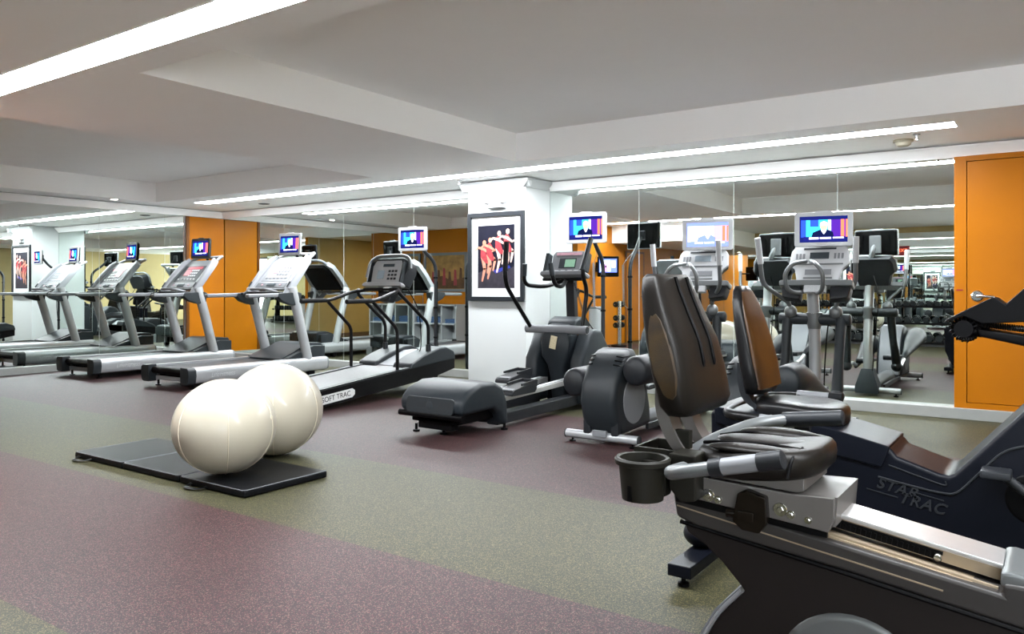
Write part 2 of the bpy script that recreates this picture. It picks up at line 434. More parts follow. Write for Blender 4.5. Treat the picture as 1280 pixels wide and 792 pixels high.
    for k in range(4): mirror('m', bl[k+1], YB, bl[k], YB, lab[k], 'mirror panels left of the white column', tl[k])
    br = [-5.24, -4.01, -2.88, -1.81, -.77]
    lab = ['tall wall mirror panel touching the right side of the white column', 'tall wall mirror panel second to the right of the white column',
           'tall wall mirror panel between the two cross trainers with white consoles', 'tall wall mirror panel touching the orange door frame']
    for k in range(4): mirror('m', br[k], YB, br[k+1], YB, lab[k], 'mirror panels right of the white column', [0, .04, -.03, .02][k])
    mirror('m', 1.75, YB, XR, YB, 'mirror panel on the far side of the orange door, out of the picture', 'mirror panels right of the white column')
    lw = [7.66, 7.3, 6.23, 4.7, 3.12]
    lab = ['narrow mirror strip beside the orange corner panel on the left wall', 'mirror panel on the left wall second from the orange corner panel',
           'mirror panel at the left picture edge reflecting the white column', 'last mirror panel of the left wall beside the alcove']
    for k in range(4): mirror('m', XL, lw[k+1], XL, lw[k], lab[k], 'mirror panels on the left wall', [0, .0, .0, 0][k])
    fr = [-7.88, -5.8, -3.7, -1.6, .42]
    lab = ['mirror panel behind the camera beside the orange door', 'mirror panel behind the camera with the red sign', 'mirror panel behind the dumbbell rack farther right',
           'mirror panel straight behind the camera beside the added fill window']
    for k in range(4): mirror('m', fr[k+1], YF, fr[k], YF, lab[k], 'mirror panels behind the camera')
    # orange panel in the left corner
    o = M().box((XL+.02, 8.03, 1.26), (.03, .72, 2.32), mi=0, bev=.003).box((XL+.03, 7.69, 1.26), (.05, .05, 2.32), mi=1, bev=.004)
    tag(o.build('corner_panel', ['orange', 'orange_dark']), 'tall orange lacquered panel in the corner behind the treadmills', 'panel')
    # orange closet door on the right
    f = M()
    f.box((-.72, YB-.035, 1.263), (.1, .07, 2.33), bev=.003).box((.41, YB-.035, 1.263), (.1, .07, 2.33), bev=.003)
    f.box((-.155, YB-.035, 2.405), (1.03, .069, .048)).box((1.1, YB-.03, 1.263), (1.28, .06, 2.33), bev=.003)
    f.box((-.155, YB-.035, .125), (1.03, .069, .05))
    f.box((-.155, YB-.01, 1.26), (1.03, .02, 2.25), mi=1)
    d = struct(f.build('door_1', ['orange', 'orange_dark']))
    M().box((-.155, YB-.041, 1.265), (1.022, .045, 2.222), bev=.004).build('door_leaf', 'orange', d)
    h = M(); hx, hz, hy = -.585, 1.135, YB-.063
    h.lathe([(.0, -.014), (.04, -.014), (.05, -.006), (.05, 0)], (hx, hy, hz), 'y', 28)
    h.cyl((hx, hy-.055, hz), (hx, hy, hz), .011)
    h.tube(fillet([(hx, hy-.05, hz), (hx+.03, hy-.053, hz), (hx+.14, hy-.05, hz-.008)], .02), .014, 12)
    h.build('door_handle', 'chrome', d)
    M().box((-.725, YB-.072, 1.19), (.055, .004, .012)).build('latch_marker', 'red_panel', d)

    # recessed linear lights
    for x0, x1, yc, lab in ((-11.05, -.67, 7.335, 'long linear ceiling light running along the mirror wall above the machines'),
                            (-7.6, 3.4, 2.335, 'wide linear ceiling light crossing the upper left of the picture')):
        t = thing('linear_ceiling_light', lab, 'ceiling light', ((x0+x1)/2, yc, ZC), 0, 'linear ceiling lights')
        L = x1-x0
        M().prism([(-.112, .0), (-.110, -.003), (.110, -.003), (.112, .0)], 'x', -L/2, L/2).build('diffuser', 'light', t)
        fm = M()
        for s in (-1, 1): fm.box((0, s*.120, -.0015), (L+.02, .010, .003)); fm.box((s*(L/2+.006), 0, -.0015), (.010, .24, .003))
        fm.build('frame', 'ceil', t)
    # smoke detector, sprinklers, downlights, air outlet
    t = thing('smoke_detector', 'cream round smoke detector on the ceiling above the orange door side', 'smoke detector', (-1.13, 7.86, ZC))
    M().lathe([(.0, -.055), (.045, -.055), (.06, -.045), (.07, -.02), (.085, -.018), (.085, 0)]).build('body', mat('cream_plastic', (170, 164, 146), .5), t)
    for x, y, lab in ((-.99, 7.62, 'small white sprinkler head beside the cream smoke detector'), (-6.08, 7.62, 'small white sprinkler head in the ceiling in front of the white column')):
        t = thing('sprinkler_head', lab, 'sprinkler', (x, y, ZC), 0, 'ceiling sprinklers')
        M().lathe([(.03, 0), (.03, -.006), (.012, -.008), (.008, -.03), (.004, -.045)], n=14).build('nozzle', 'white', t)
        M().lathe([(.0, -.047), (.018, -.047), (.018, -.05), (.0, -.05)], n=14).build('deflector', 'chrome', t)
    t = thing('ceiling_outlet', 'round white flush air outlet in the ceiling behind the left treadmills', 'air outlet', (-10.3, 7.95, ZC))
    M().lathe([(.0, -.012), (.05, -.012), (.055, -.004), (.08, -.008), (.09, 0)]).build('ring', 'lgrey', t)
    for x, y, z, lab in ((-11.6, 6.25, ZC, 'small round downlight near the left mirror wall'), (-7.0, 1.3, 2.195, 'round downlight in the low ceiling nearer the orange alcove corner'),
                         (-7.0, -.4, 2.195, 'round downlight in the low ceiling near the orange door'), (-7.0, -1.6, 2.195, 'round downlight in the low ceiling nearest the front mirrors')):
        t = thing('downlight', lab, 'downlight', (x, y, z), 0, 'round ceiling downlights')
        M().lathe([(.0, -.006), (.05, -.006), (.05, -.001)], n=20).build('lens', 'down', t)
        M().lathe([(.05, 0), (.05, -.008), (.07, -.006), (.07, 0)], n=20).build('ring', 'white', t)
    # emergency light on the column
    t = thing('emergency_light', 'white twin-lamp emergency light on the column above the picture', 'emergency light', (-5.66, 7.85, 2.26))
    M().prism([(0, -.07), (-.06, -.06), (-.07, .0), (-.055, .045), (0, .05)], 'x', -.13, .13, bev=.01).build('case', 'white', t)
    for s in (-1, 1):
        l = M().lathe([(.0, -.1), (.045, -.095), (.055, -.07), (.05, -.03), (.03, .0)], (s*.125, -.03, .035), 'y', 18)
        l.build('lamp_head', 'lens', t)
room()

def picture_column():
    # framed poster on the column: dancers leaping across a dark stage
    t = thing('framed_picture', 'black framed picture of dancers in red on the white column', 'picture', (-5.68, 7.85, 1.6))
    W, H = .86, 1.1; b = .055
    f = M()
    for s in (-1, 1):
        f.box((s*(W/2-b/2), -.018, 0), (b, .036, H), bev=.005); f.box((0, -.018, s*(H/2-b/2)), (W-2*b, .036, b), bev=.005)
    f.build('frame', 'frame_black', t)
    M().box((0, -.008, 0), (W-2*b+.01, .008, H-2*b+.01)).build('mount', 'paper', t)
    p = M(); y = -.0125
    aw, ah = .56, .78
    p.box((0, y+.002, .0), (aw, .004, ah), mi=0)
    p.poly([(-aw/2, y-.0006, -ah/2), (aw/2, y-.0006, -ah/2), (aw/2, y-.0006, -.12), (.1, y-.0006, -.19), (-.12, y-.0006, -.15), (-aw/2, y-.0006, -.2)], 1)
    p.poly([(-.05, y-.0009, -.17), (.2, y-.0009, -.11), (.22, y-.0009, -.14), (-.0, y-.0009, -.21)], 5)
    k = 0
    def limb(pts, w0, w1, mi):
        nonlocal k
        k += 1; yy = y - .0012 - .00025*k
        for (a, c), i in zip(zip(pts, pts[1:]), range(9)):
            dx, dz = c[0]-a[0], c[1]-a[1]; L = math.hypot(dx, dz); nx, nz = -dz/L, dx/L
            n = len(pts)-1; wa = w0+(w1-w0)*i/n; wb = w0+(w1-w0)*(i+1)/n
            p.poly([(a[0]-nx*wa, yy, a[1]-nz*wa), (c[0]-nx*wb, yy, c[1]-nz*wb), (c[0]+dx/L*wb, yy, c[1]+dz/L*wb), (c[0]+nx*wb, yy, c[1]+nz*wb), (a[0]+nx*wa, yy, a[1]+nz*wa), (a[0]-dx/L*wa, yy, a[1]-dz/L*wa)], mi)
    def head(x, z, r, mi):
        nonlocal k
        k += 1; yy = y - .0012 - .00025*k
        p.poly([(x+r*math.cos(i*PI/6), yy, z+1.2*r*math.sin(i*PI/6)) for i in range(12)], mi)
    # four figures overlapping, striding to the right
    for ox, oz, sk, rd in ((-.19, -.03, 2, 4), (-.10, .0, 2, 4), (.04, .08, 3, 4), (.17, .1, 3, 4)):
        limb([(ox, oz+.14), (ox-.01, oz+.02)], .045, .035, rd)
        limb([(ox-.01, oz+.03), (ox+.02, oz-.12), (ox-.02, oz-.27)], .032, .012, sk)
        limb([(ox, oz+.02), (ox+.09, oz-.04), (ox+.06, oz-.17)], .03, .011, sk)
        limb([(ox, oz+.13), (ox+.08, oz+.08), (ox+.15, oz+.1)], .018, .009, sk)
        limb([(ox-.01, oz+.13), (ox-.08, oz+.15), (ox-.13, oz+.11)], .018, .009, sk)
        limb([(ox, oz+.05), (ox+.05, oz-.03)], .045, .03, rd)
        head(ox+.015, oz+.205, .028, sk)
    p.build('print', ['art_bg', 'art_floor', 'art_skin', 'art_skin2', 'art_red', 'art_blue'], t)
picture_column()

# ------------------------------------------------------------------ televisions
def rrect(w, h, r, n=4):
    pts = []
    for cx, cz, a0 in ((w/2-r, h/2-r, 0), (-w/2+r, h/2-r, 90), (-w/2+r, -h/2+r, 180), (w/2-r, -h/2+r, 270)):
        for k in range(n+1):
            a = math.radians(a0 + 90*k/n); pts.append((cx+r*math.cos(a), cz+r*math.sin(a)))
    return pts
def television(root, c, w, h, tilt=0., yaw=0., bezel='silver', pale=False, back='black'):
    mx = Matrix.Translation(c) @ Matrix.Rotation(yaw, 4, 'Z') @ Matrix.Rotation(tilt, 4, 'X')
    b = M()
    b.prism(rrect(w, h, .02), 'y', -.018, .012, bev=.005, mi=0)
    b.prism(rrect(w*.97, h*.96, .02), 'y', .012, .035, sc=.93, bev=.004, mi=1)
    b.box((0, .042, 0), (.09, .02, .12), mi=2, bev=.004)
    for k in (-1, 1): b.box((k*w*.3, .037, 0), (.012, .012, h*.6), mi=1)
    b.prism([(-w*.17, h/2-.004), (w*.17, h/2-.004), (w*.12, h/2+.012), (-w*.12, h/2+.012)], 'y', -.012, .005, mi=0)
    b.move(mx)
    tv = b.build('television', [bezel, back, 'lgrey'], root)
    # the picture on the screen: a newsreader in front of a coloured studio wall
    s = M(); y0 = -.0186; sw, sh = w*.82, h*.76; oz = .0
    def q(x0, z0, x1, z1, mi, d=1):
        yy = y0 - d*.0002
        s.poly([(x0*sw, yy, oz+z0*sh), (x1*sw, yy, oz+z0*sh), (x1*sw, yy, oz+z1*sh), (x0*sw, yy, oz+z1*sh)], mi)
    def pg(pts, mi, d): s.poly([(x*sw, y0-d*.0002, oz+z*sh) for x, z in pts], mi)
    def el(cx, cz, rx, rz, mi, d): pg([(cx+rx*math.cos(i*PI/8), cz+rz*math.sin(i*PI/8)) for i in range(16)], mi, d)
    if pale: cols = ['tv_lilac', 'tv_pale', 'tv_white', 'tv_pink', 'tv_orange', 'tv_pale', 'tv_white', 'tv_lilac', 'tv_white', 'tv_lilac']
    else: cols = ['tv_frame', 'tv_cyan', 'tv_blue', 'tv_purple', 'tv_orange', 'tv_skin', 'tv_hair', 'tv_suit', 'tv_white', 'tv_navy']
    q(-.5, -.5, .5, .5, 0, 0)
    q(-.47, -.3, .16, .36, 1); q(-.47, -.3, -.36, .36, 2, 2); q(-.28, .1, -.1, .36, 2, 2)
    q(.16, -.3, .5, .36, 3); q(.36, -.3, .5, .36, 4, 2); q(.43, -.3, .46, .36, 3, 3); q(.1, -.05, .16, .36, 8, 2)
    pg([(-.26, -.34), (.22, -.34), (.2, -.12), (.1, -.02), (-.08, -.02), (-.22, -.12)], 7, 4)
    pg([(-.05, -.03), (.07, -.03), (.02, -.18), (0, -.18)], 8, 5)
    el(.01, .12, .075, .17, 5, 6); pg([(-.07, .14), (.09, .14), (.085, .25), (.01, .31), (-.06, .25)], 6, 7)
    q(-.42, -.42, .44, -.28, 9, 8); q(-.3, -.38, -.1, -.31, 8, 9); q(-.07, -.37, .16, -.31, 8, 9); q(.2, -.36, .42, -.31, 8, 9)
    s.move(mx); s.build('screen', cols, tv)
    return tv
def keypad(m, c, nx, nz, sx, sz, w, h, mi):
    for i in range(nx):
        for k in range(nz):
            m.box((c[0]+(i-(nx-1)/2)*sx, c[1], c[2]+(k-(nz-1)/2)*sz), (w, .004, h), mi=mi)

# ------------------------------------------------------------------ silver treadmills
def treadmill(loc, label, console, grey, tvbez, yaw, group=None):
    t = thing('treadmill', label, 'treadmill', loc, 0, group)
    M().box((0, 1.05, .225), (.72, 1.95, .02), bev=.006).box((0, 1.0, .13), (.66, 1.8, .10), mi=1).build('belt', ['belt', 'black'], t)
    M().cyl((-.36, .035, .2), (.36, .035, .2), .045).build('rear_roller', 'black', t)
    M().box((0, .06, .105), (.72, .02, .05)).build('rear_plate', 'lgrey', t)
    for s in (-1, 1):
        prof = [(s*.355, .262), (s*.46, .258), (s*.487, .235), (s*.5, .19), (s*.497, .13), (s*.475, .085), (s*.44, .07), (s*.37, .07)]
        r = M().prism(prof, 'y', .06, 2.1, bev=.004).build('side_rail', 'silver', t)
        M().prism([(x*.995, z) for x, z in prof], 'y', 2.1, 2.13, sc=.9).build('front_cap', 'lgrey', r)
        M().prism([(s*.335, .27), (s*.47, .266), (s*.5, .24), (s*.508, .17), (s*.49, .075), (s*.45, .06), (s*.335, .06)], 'y', -.05, .065, bev=.012).build('rear_cap', 'mgrey', t)
        M().box((s*.36, .1, .03), (.02, .02, .08)).lathe([(.0, 0), (.035, 0), (.035, .012), (.0, .014)], (s*.36, .1, 0), n=14).build('foot', 'black', t)
        M().cyl((s*.4, 1.85, .055), (s*.46, 1.85, .055), .052).build('wheel', 'black', t)
        text('lettering', 'LifeFitness', .085, 'white', r, basis((s*.5005, .42, .165), (0, s, 0), (-.1*s, 0, 1)), .0015, .35, .95)
    # motor hood with facets
    h = M()
    h.prism([(1.42, .262), (1.62, .335), (1.86, .44), (1.93, .455), (2.12, .445), (2.14, .42), (2.14, .25), (1.42, .245)], 'x', -.33, .33, bev=.012)
    h.build('motor_hood', 'grey', t)
    for s in (-1, 1):
        w_ = M().prism([(1.46, .266), (1.70, .35), (1.92, .415), (2.12, .405), (2.12, .25), (1.46, .25)], 'x', s*.335, s*.42, bev=.01)
        w_.build('hood_wing', 'mgrey', t)
    v = M()
    for k in range(5): v.box((0, 2.143, .29+.025*k), (.5, .006, .01))
    v.lathe([(.0, .006), (.025, .004), (.03, 0)], (0, 2.146, .40), 'y', 16, mi=1)
    v.build('vent', ['dgrey', 'lgrey'], t)
    for s in (-1, 1):
        u = M().tube(fillet([(s*.43, 1.80, .24), (s*.435, 1.64, .82), (s*.44, 1.55, 1.12), (s*.43, 1.53, 1.22)], .15), 0.057, 16, flat=1.25, up=(0, 1, 0))
        u.build('upright', 'silver', t)
        hb = M().prism([(1.66, 1.14), (1.60, 1.16), (1.28, 1.145), (1.26, 1.10), (1.34, 1.03), (1.48, .985), (1.63, .97)], 'x', s*.39, s*.485, bev=.014)
        hb = hb.build('handrail', 'mgrey', t)
        M().prism([(1.30, 1.145), (.82, 1.135), (.80, 1.11), (.82, 1.085), (1.28, 1.09)], 'x', s*.395, s*.475, bev=.016, seg=3).build('grip', 'lgrey', hb)
    cm = 'white' if not grey else 'silver'
    # inclined console with raised side arms that curl over the top
    up = Vector((0, .42, .47)).normalized(); A = Vector((0, 1.49, 1.19))
    mx = basis(A, (1, 0, 0), up)
    sh_ = [(-.36, -.0), (.36, -.0), (.37, .2), (.33, .52), (.25, .6), (-.25, .6), (-.33, .52), (-.37, .2)]
    c = M(); c.prism(sh_, 'z', -.012, .012, bev=.008, seg=3)
    c.move(mx); cp = c.build('console', 'silver_dark' if grey else 'console_white', t)
    c = M().prism([(x*.97, y*.97+.01) for x, y in sh_], 'z', -.012, -.075, sc=.9, bev=.008).move(mx); c.build('console_back', 'black', cp)
    k = M()
    k.box((0, .07, .014), (.62, .09, .006), mi=0, bev=.003); k.box((0, .075, .02), (.17, .05, .01), mi=1, bev=.004)
    k.box((-.19, .075, .019), (.03, .025, .006), mi=2); k.box((.19, .075, .019), (.03, .025, .006), mi=2)
    k.move(mx); k.build('key_row', ['key_grey' if not grey else 'lgrey', 'display', 'pink_panel'], cp)
    d = M()
    d.box((0, .31, .013), (.56, .33, .004), mi=0)
    d.box((.02, .43, .017), (.26 if not grey else .38, .05, .004), mi=1)
    d.box((-.08 if grey else -.1, .33, .017), (.16 if grey else .1, .12 if grey else .08, .004), mi=1)
    for i in range(4):
        for j in range(3): d.box((.0+i*.05 if grey else -.02+i*.06, .27+j*.055, .018), (.03, .028, .004), mi=2)
    for i in range(6): d.box((-.2+i*.08, .20, .018), (.04, .02, .004), mi=2)
    d.move(mx); d.build('display_panel', ['grey' if grey else 'console_face', 'red_panel' if grey else 'pink_panel', 'key_grey' if not grey else 'label_white'], cp)
    for s in (-1, 1):
        pts = [(s*.40, -.10, -.02), (s*.405, .05, .0), (s*.40, .3, .015), (s*.375, .52, .02), (s*.32, .62, .0)]
        a = M().loft([[(x+dx*.045*(1 if i < 4 else .6), y, z+dz*.055) for dx, dz in ((-1, -.9), (1, -.9), (1, .4), (.5, .75), (-.5, .75), (-1, .4))] for i, (x, y, z) in enumerate(pts)])
        a.move(mx); ao = a.build('side_arm', 'console_white' if not grey else 'lgrey', cp, sharp=60)
        g = M().tube([(s*.405, .02, .045), (s*.405, .10, .054)], .016, 12, flat=.5, up=(0, 0, 1)); g.move(mx); g.build('side_arm_slot', 'grey', cp)
    ho = M().tube(fillet([(-.34, .58, -.01), (-.30, .74, -.06), (-.20, .79, -.12), (.20, .79, -.12), (.30, .74, -.06), (.34, .58, -.01)], .12), .024, 12); ho.move(mx)
    ho.build('top_handle', 'white' if not grey else 'lgrey', cp)
    # cross bar with hand sensors and the accessory tray
    M().box((0, 1.45, 1.15), (.72, .14, .035), bev=.012).build('tray', 'dgrey', t)
    hb = M().tube(fillet([(-.2, 1.47, 1.16), (-.17, 1.30, 1.20), (.17, 1.30, 1.20), (.2, 1.47, 1.16)], .06), .018, 12).build('hand_sensor_bar', 'lgrey', t)
    M().tube(fillet([(-.38, 1.42, 1.17), (-.3, 1.3, 1.12), (-.22, 1.22, 1.135)], .05), .014, 10).build('reading_arm', 'black', t)
    television(t, (-.09, 1.93, 1.835), .42, .31, -.06, yaw, tvbez)
    M().tube([(-.09, 1.99, 1.83), (-.05, 2.02, 1.74), (0, 1.98, 1.66)], .022, 10).box((-.09, 1.985, 1.83), (.1, .03, .12), bev=.006).build('television_bracket', 'dgrey', t)
    return t
treadmill((-8.85, 5.42, 0), 'silver treadmill with white console and silver screen in front of the orange corner', True, False, 'silver', math.radians(6), 'silver treadmills')
treadmill((-10.92, 5.38, 0), 'silver treadmill with grey console and red keypad, farthest left of the real row', True, True, 'dgrey', math.radians(6), 'silver treadmills')

# ------------------------------------------------------------------ black treadmill with the lettered deck
def deck_treadmill():
    t = thing('treadmill', 'black treadmill with bent black handrails and lettered white deck plate', 'treadmill', (-6.29, 5.0, 0))
    # the whole deck is tilted up towards the front
    def zt(y): return .185 + .088*y
    R = lambda y, z: (y, zt(y) + z)
    for s in (-1, 1):
        f = M().prism([R(-.05, .0), R(1.75, .0), R(2.28, .0), R(2.28, -.13), R(1.9, -.17), R(-.02, -.165), R(-.08, -.12)], 'x', s*.335, s*.41, bev=.008)
        fr = f.build('side_frame', 'black_tube', t)
        M().prism([R(.0, .004), R(1.5, .004), R(1.5, .012), R(.0, .012)], 'x', s*.33, s*.40).build('foot_rail', 'mgrey', fr)
        if s > 0:
            pl = M().prism([R(.05, -.05), R(.62, -.05), R(.655, -.075), R(.655, -.115), R(.62, -.14), R(.05, -.14)], 'x', .4095, .4135, bev=.001)
            p = pl.build('name_plate', 'label_white', t)
            text('lettering', 'SOFT TRAC', .074, 'ink_black', p, basis((.4137, .405, zt(.405)-.096), (0, 1, .088), (0, -.088, 1)), .0008, 0, 1.0)
    b = M().prism([R(.0, .0), R(1.7, .0), R(1.7, -.03), R(.0, -.03)], 'x', -.33, .33).prism([R(.02, -.03), R(1.9, -.03), R(1.9, -.11), R(.02, -.11)], 'x', -.31, .31, mi=1)
    b.build('belt', ['belt_light', 'black'], t)
    M().cyl((-.33, -.01, zt(0)-.04), (.33, -.01, zt(0)-.04), .04).build('rear_roller', 'black', t)
    for s in (-1, 1): M().lathe([(.03, 0), (.03, .02), (.014, .03), (.014, .07)], (s*.37, .12, 0), n=12).build('foot', 'black', t)
    for s in (-1, 1): M().cyl((s*.33, 2.05, .06), (s*.38, 2.05, .06), .06).build('wheel', 'black', t)
    # hood: two humps with a recessed pale plate between
    for s in (-1, 1):
        M().prism([R(1.50, .01), R(1.52, .05), R(1.72, .11), R(2.0, .155), R(2.12, .15), R(2.27, .08), R(2.30, -.02), R(1.5, -.02)], 'x', s*.13, s*.415, bev=.03, seg=3).build('hood_hump', 'mgrey', t)
    M().prism([R(1.55, .01), R(1.98, .11), R(2.14, .10), R(2.26, .0), R(1.55, -.02)], 'x', -.135, .135, bev=.006).build('hood_plate', 'lgrey', t)
    # bent uprights and rails
    for s in (-1, 1):
        r = M().tube(fillet([(s*.36, 1.34, .30), (s*.36, 1.34, .76), (s*.35, .98, 1.06)], .07), .019, 12).build('rear_upright', 'black_tube', t)
        u = M().tube(fillet([(s*.34, 1.88, .42), (s*.34, 1.88, .80), (s*.33, 1.42, 1.14), (s*.30, 1.40, 1.2)], .08), .02, 12).build('front_upright', 'black_tube', t)
        M().cyl((s*.34, 1.88, .42), (s*.34, 1.88, .56), .03).build('sleeve', 'dgrey', u)
        h = M().tube(fillet([(s*.35, .62, 1.07), (s*.35, 1.02, 1.075), (s*.34, 1.34, 1.17), (s*.25, 1.50, 1.19)], .1), .02, 12).build('handrail', 'black_tube', t)
        M().tube([(s*.35, .60, 1.07), (s*.35, .95, 1.075)], .0245, 12).build('grip', 'rubber', h)
    M().tube([(-.27, 1.46, 1.195), (.27, 1.46, 1.195)], .02, 12).build('cross_bar', 'black_tube', t)
    # console
    up = Vector((0, .3, .95)).normalized(); mx = basis((0, 1.55, 1.36), (1, 0, 0), up)
    c = M().prism([(-.26, -.12), (.26, -.12), (.31, .05), (.29, .16), (.2, .2), (-.2, .2), (-.29, .16), (-.31, .05)], 'z', -.16, .0, bev=.02, seg=3); c.move(mx)
    cp = c.build('console', 'dgrey', t)
    d = M().prism([(-.21, -.09), (.21, -.09), (.23, .1), (.19, .17), (-.19, .17), (-.23, .1)], 'z', 0, .016, bev=.006)
    d.move(mx); d.build('panel', 'silver', cp)
    d = M().box((.02, .11, .018), (.17, .035, .004), mi=0).box((-.08, -.0, .018), (.1, .1, .004), mi=1)
    for i in range(3):
        for j in range(3): d.box((.05+i*.05, -.05+j*.045, .018), (.034, .026, .004), mi=2)
    d.move(mx); d.build('display_panel', ['display', 'lcd_grey', 'grey'], cp)
    for s in (-1, 1):
        w_ = M().loft([[(s*.255+dx, y, z) for dx, z in ((-.02, 0), (.02, 0), (.02, .05), (-.02, .03))] for y in (-.13, .0, .14)]); w_.move(mx); w_.build('console_wing', 'mgrey', cp)
    l = M().prism([(-.30, -.15), (.30, -.15), (.31, -.125), (.27, -.10), (-.27, -.10), (-.31, -.125)], 'z', -.02, .06, bev=.012); l.move(mx); l.build('book_ledge', 'silver', cp)
    a = M().tube(fillet([(-.33, -.02, -.02), (-.32, .17, -.01), (-.2, .235, -.01), (.2, .235, -.01), (.3, .19, -.01), (.32, .08, -.02)], .1), .021, 12); a.move(mx); a.build('console_hoop', 'silver_dark', cp)
    st = M().prism([(-.15, -.12), (.15, -.12), (.08, -.3), (-.08, -.3)], 'z', -.14, -.03, bev=.02); st.move(mx); st.build('console_neck', 'dgrey', cp)
    M().box((.09, 1.47, 1.20), (.1, .05, .05), bev=.01).build('safety_key', 'label_white', t)
    M().tube(catmull([(.28, 1.6, 1.2), (.33, 1.72, .95), (.30, 1.8, .6), (.22, 1.86, .47), (.16, 1.9, .5)], 6), .006, 6).build('power_cord', 'black', t)
    return t
deck_treadmill()

# ------------------------------------------------------------------ televisions on floor poles
def pole_tv(base, head, z0, w, h, yaw, label, coil):
    t = thing('television_stand', label, 'screen on a pole', base, 0, 'screens on floor poles')
    hx, hy, hz = head
    M().lathe([(.0, .0), (.16, .0), (.16, .01), (.03, .016), (.03, .05), (.0, .05)], n=24).build('base_plate', 'black', t)
    M().tube(fillet([(0, 0, .01), (0, 0, z0), (hx*.4, hy*.5, hz-.16), (hx, hy+.09, hz-.02)], .12), .024, 12).build('pole', 'dgrey', t)
    c = M()
    for z in (.55, .95, 1.35): c.lathe([(.025, -.012), (.031, -.012), (.031, .012), (.025, .012)], (0, 0, z), n=14)
    c.build('clamp', 'black', t)
    television(t, head, w, h, 0, yaw, 'silver')
    M().box((hx, hy+.07, hz), (.1, .05, .1), bev=.008).build('bracket', 'dgrey', t)
    if coil: M().coil((-.11, -.03, 1.50), (-.10, -.03, 1.0), .013, 34, .0035).tube([(-.1, -.03, 1.0), (-.05, -.02, .97), (0, 0, .95)], .004, 6).tube([(-.11, -.03, 1.5), (-.06, -.05, 1.58), (hx*.4, hy*.5, hz-.17)], .004, 6).build('coiled_cord', 'lgrey', t)
    else: M().tube(catmull([(.03, 0, 1.3), (.05, -.02, .9), (.035, 0, .5), (.06, .02, .1)], 5), .005, 6).build('cord', 'black', t)
pole_tv((-6.84, 8.06, 0), (-.03, -.42, 1.85), 1.55, .44, .31, math.radians(8), 'silver framed screen on a grey floor pole left of the white column', False)
pole_tv((-4.3, 8.05, 0), (.0, -.40, 1.88), 1.52, .49, .34, math.radians(6), 'silver framed screen on a grey floor pole right of the white column', True)

